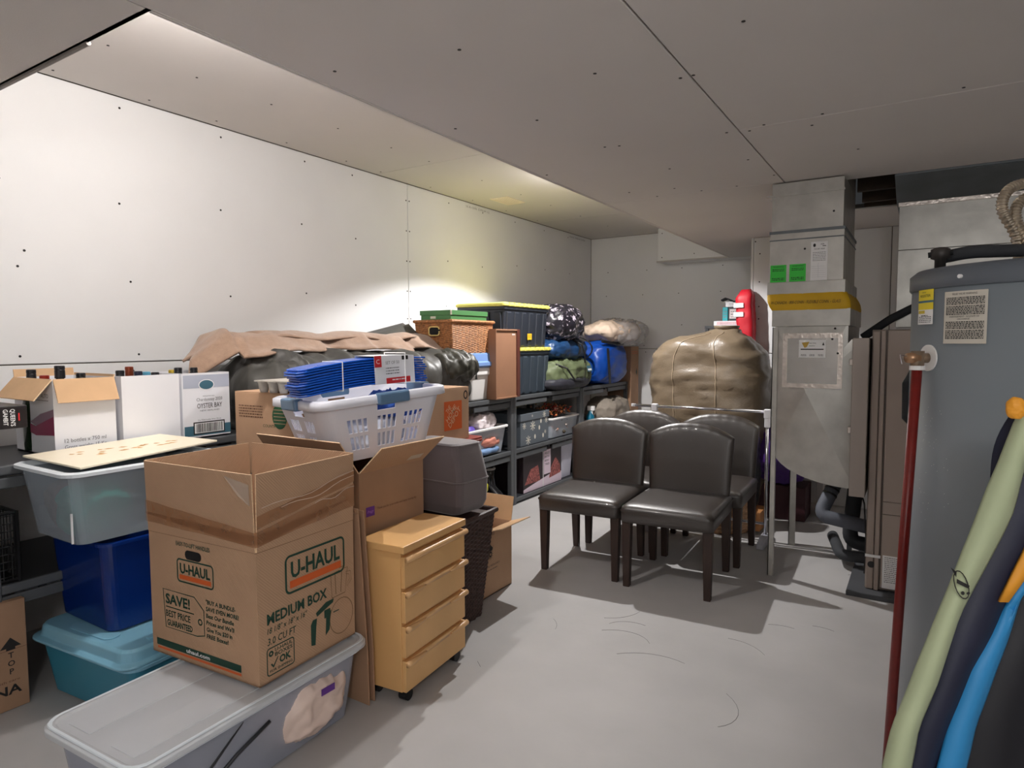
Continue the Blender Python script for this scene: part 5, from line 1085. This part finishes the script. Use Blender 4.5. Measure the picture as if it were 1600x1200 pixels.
# valve, rosette, discharge pipe
A0 = R(212.5); bx, by = HR * math.cos(A0), HR * math.sin(A0); nx_, ny_ = math.cos(A0), math.sin(A0); vz = 1.375
dv = Vector((nx_, ny_, 0)); bp = Vector((bx, by, vz))
MB().tube([bp, bp + dv * .004], .034, 28).build('rosette', wpl, t); MB().tube([bp + dv * .002, bp + dv * .035], .013, 14).tube([bp + dv * .03 + Vector((0, 0, .018)), bp + dv * .03 - Vector((0, 0, .03))], .016, 14).build('relief_valve', mat('brass_dull2', (160, 140, 120), .35, .7, var=.1), t, smooth=True)
MB().tube([bp + dv * .03, bp + dv * .058], [.018, .012], 14).build('valve_cap', mat('brass_warm', (176, 138, 106), .35, .6, var=0), t, smooth=True)
MB().tube([bp + dv * .055 + Vector((0, 0, .004)), bp + dv * .075 + Vector((0, 0, .008)), bp + dv * .07 - Vector((0, 0, .015))], .002, 6).build('valve_lever', chrome, t)
pt = bp + dv * .03 - Vector((0, 0, .028)); pb = Vector((-.055 - HX, 1.975 - HY, .12))
MB().tube([pt, pt.lerp(pb, .5), pb], .0125, 14).build('discharge_pipe', mat('oxide_red_pipe', (120, 26, 20), .35, var=.12, scale=30), t, smooth=True); MB().tube([pt + Vector((0, 0, .008)), pt - Vector((0, 0, .003))], .018, 14).build('pipe_collar', wpl, t)
# hose on the heater lid, flexible steel conduit
pipe('water_pipe', 'dark foam covered pipe running across the heater lid', [(.02, 2.30, 1.66), (.10, 2.28, 1.672), (.24, 2.33, 1.672), (.7, 2.42, 1.66)], .018, pvd)
t2 = thing('pipe_fitting', 'dark brass fitting at the end of the foam pipe on the heater lid', 'fitting', (.03, 2.24, 1.62)); MB().lathe([(.014, 0), (.014, .03), (.024, .034), (.024, .06), (.012, .065)], n=14).build('fitting_body', mat('old_brass', (70, 66, 64), .5, .5), t2, smooth=True); MB().tube([(-.03, 0, .045), (.03, .0, .05)], .008, 8).build('fitting_handle', black, t2)
cond = mat('steel_conduit', (196, 184, 166), .3, .85, var=.05)
for lb, path in (('outer loop of shiny corrugated steel conduit above the heater', [(.225, 2.417, 1.615), (.217, 2.416, 1.72), (.180, 2.40, 1.80), (.187, 2.405, 1.85), (.22, 2.43, 1.875), (.28, 2.46, 1.88), (.35, 2.5, 1.87)]), ('inner loop of shiny corrugated steel conduit above the heater', [(.26, 2.40, 1.62), (.245, 2.41, 1.70), (.218, 2.42, 1.76), (.215, 2.425, 1.81), (.25, 2.45, 1.84), (.35, 2.5, 1.83)])):
    P = [Vector(a) for a in path]; pts = []
    for i in range(len(P) - 1):
        a, b, c, d = P[max(i - 1, 0)], P[i], P[i + 1], P[min(i + 2, len(P) - 1)]
        for k in range(24):
            s = k / 24; pts.append(.5 * ((2 * b) + (c - a) * s + (2 * a - 5 * b + 4 * c - d) * s * s + (3 * b - a - 3 * c + d) * s ** 3))
    o = MB().tube(pts, [.0155 if (i // 2) % 2 else .0125 for i in range(len(pts))], 12).build('flexible_conduit', cond, None, smooth=False); tag(o, lb, 'conduit', 'steel conduit loops above the heater')
# ---------------------------------------------------------------- jackets at the right edge
def sheet(name, rows, mt, parent, th=.012, amp=.006, seed=1):
    o = MB().loft(rows, False, closed=False).build(name, mt, parent, smooth=True, solid=th); wrinkle(o, amp, 9, seed, (1, 1, .5)); return o
jk = thing('ski_jacket', 'navy ski jacket with pale green sleeve edge and blue panel hanging at right', 'jacket', (0, 0, 0))
sage = mat('pale_sage_shell', (168, 178, 144), .7, var=.05, scale=8); navy = mat('navy_shell', (20, 24, 48), .6, var=.15, scale=12); sky = mat('azure_shell', (40, 132, 190), .55, var=.06); blk = mat('near_black_shell', (12, 12, 22), .6, var=.2); orn = mat('amber_lining', (222, 150, 40), .6, var=.05)
def edge(z, tab):
    for a in range(len(tab) - 1):
        if tab[a][0] >= z >= tab[a + 1][0]:
            s = (tab[a][0] - z) / (tab[a][0] - tab[a + 1][0]); return tab[a][1] + (tab[a + 1][1] - tab[a][1]) * s
    return tab[-1][1]
# silhouette tables: height -> x on the hanging plane
T1 = [(1.345, .150), (1.30, .128), (1.22, .103), (1.10, .062), (1.0, .032), (.9, .002), (.83, -.018), (.72, -.04), (.6, -.05)]
T2 = [(1.345, .160), (1.30, .142), (1.22, .128), (1.16, .115), (1.10, .092), (1.0, .055), (.9, .028), (.83, .004), (.72, -.01), (.6, -.015)]
T3 = [(1.345, .25), (1.22, .22), (1.10, .17), (1.04, .13), (.98, .105), (.92, .078), (.83, .052), (.72, .03), (.6, .02)]
T4 = [(1.345, .28), (1.22, .25), (1.10, .20), (1.04, .140), (.98, .125), (.92, .105), (.83, .080), (.72, .06), (.6, .05)]
def yy_(x, z, o=0): return 1.14 + .8 * x + (z - .83) * .03 + o
zs_ = [1.345 - .745 * i / 40 for i in range(41)]
def band(A_, B_, nm, mt, o0, bulge, seed, nseg=10):
    rows = []
    for z in zs_:
        a, b = edge(z, A_), edge(z, B_); rows.append([((a + (b - a) * u / nseg), yy_(a + (b - a) * u / nseg, z, o0) - bulge * math.sin(PI * u / nseg), z) for u in range(nseg + 1)])
    return sheet(nm, rows, mt, jk, seed=seed)
T9 = [(z, .62) for z in (1.345, .6)]
band(T1, T2, 'sleeve_edge', sage, -.006, .018, 1); band(T2, T3, 'front_panel', navy, 0, .02, 2); band(T3, T4, 'blue_panel', sky, -.01, .012, 3); band(T4, T9, 'side_panel', blk, .01, .03, 4)
m = MB(); m.add([(.135, yy_(.135, 1.1) - .02, 1.125), (.20, yy_(.2, 1.1) - .035, 1.22), (.16, yy_(.16, 1.1) - .03, 1.06), (.108, yy_(.11, 1.0) - .022, 1.03)], [(0, 1, 2, 3)])
rows = [[(.108 + .062 * s - .001, yy_(.11 + .06 * s, 1.0) - .030, 1.025 + .16 * s), (.118 + .085 * s, yy_(.12 + .08 * s, 1.0) - .032, 1.025 + .15 * s)] for s in (0, .2, .4, .6, .8, 1)]
sheet('zip_lining', rows, orn, jk, .006, .002, 5)
blob('hood_toggle', orn, (.118, 1.222, 1.318), (.011, .008, .016), jk, 2.4, 14, 10, .002, 40, 3)
rows = [[(edge(z, T1) - .004 - .012 * math.sin(PI * (1.325 - z) / .12), yy_(edge(z, T1), z) + .02, z), (edge(z, T1) + .03, yy_(edge(z, T1), z) + .01, z)] for z in [1.325 - .012 * k for k in range(11)]]
sheet('collar', rows, navy, jk, .012, .003, 7)
p = Print(); p.loop([(.01 * math.cos(a * PI / 8) * 1.1, .022 * math.sin(a * PI / 8)) for a in range(16)], .002, blackp); p.poly([(-.004, .01), (.012, -.004), (.009, -.008), (-.006, .004)], blackp).poly([(-.008, .028), (-.004, .012), (-.001, .02)], blackp).ell(-.002, -.012, .003, .003, blackp, 1, 8).ell(.006, -.014, .003, .002, blackp, 1, 8)
p.place('emblem', jk, (.057, yy_(.06, 1.06) - .034, 1.055), ((1, .75, .25), (-.3, 0, 1)))
t = thing('coat_rail', 'black steel coat rail carrying the jackets, beyond the right frame edge', 'rail', (.62, 1.62, 0)); MB().tube([(-.02, 0, 0), (-.02, 0, 1.6), (.5, 0, 1.6), (.5, 0, 0)], .014, 10).build('rail_frame', black, t)
MB().tube([(.42, -.08, 1.345), (.46, -.04, 1.45), (.5, 0, 1.58)], .004, 6).build('hook', chrome, t)
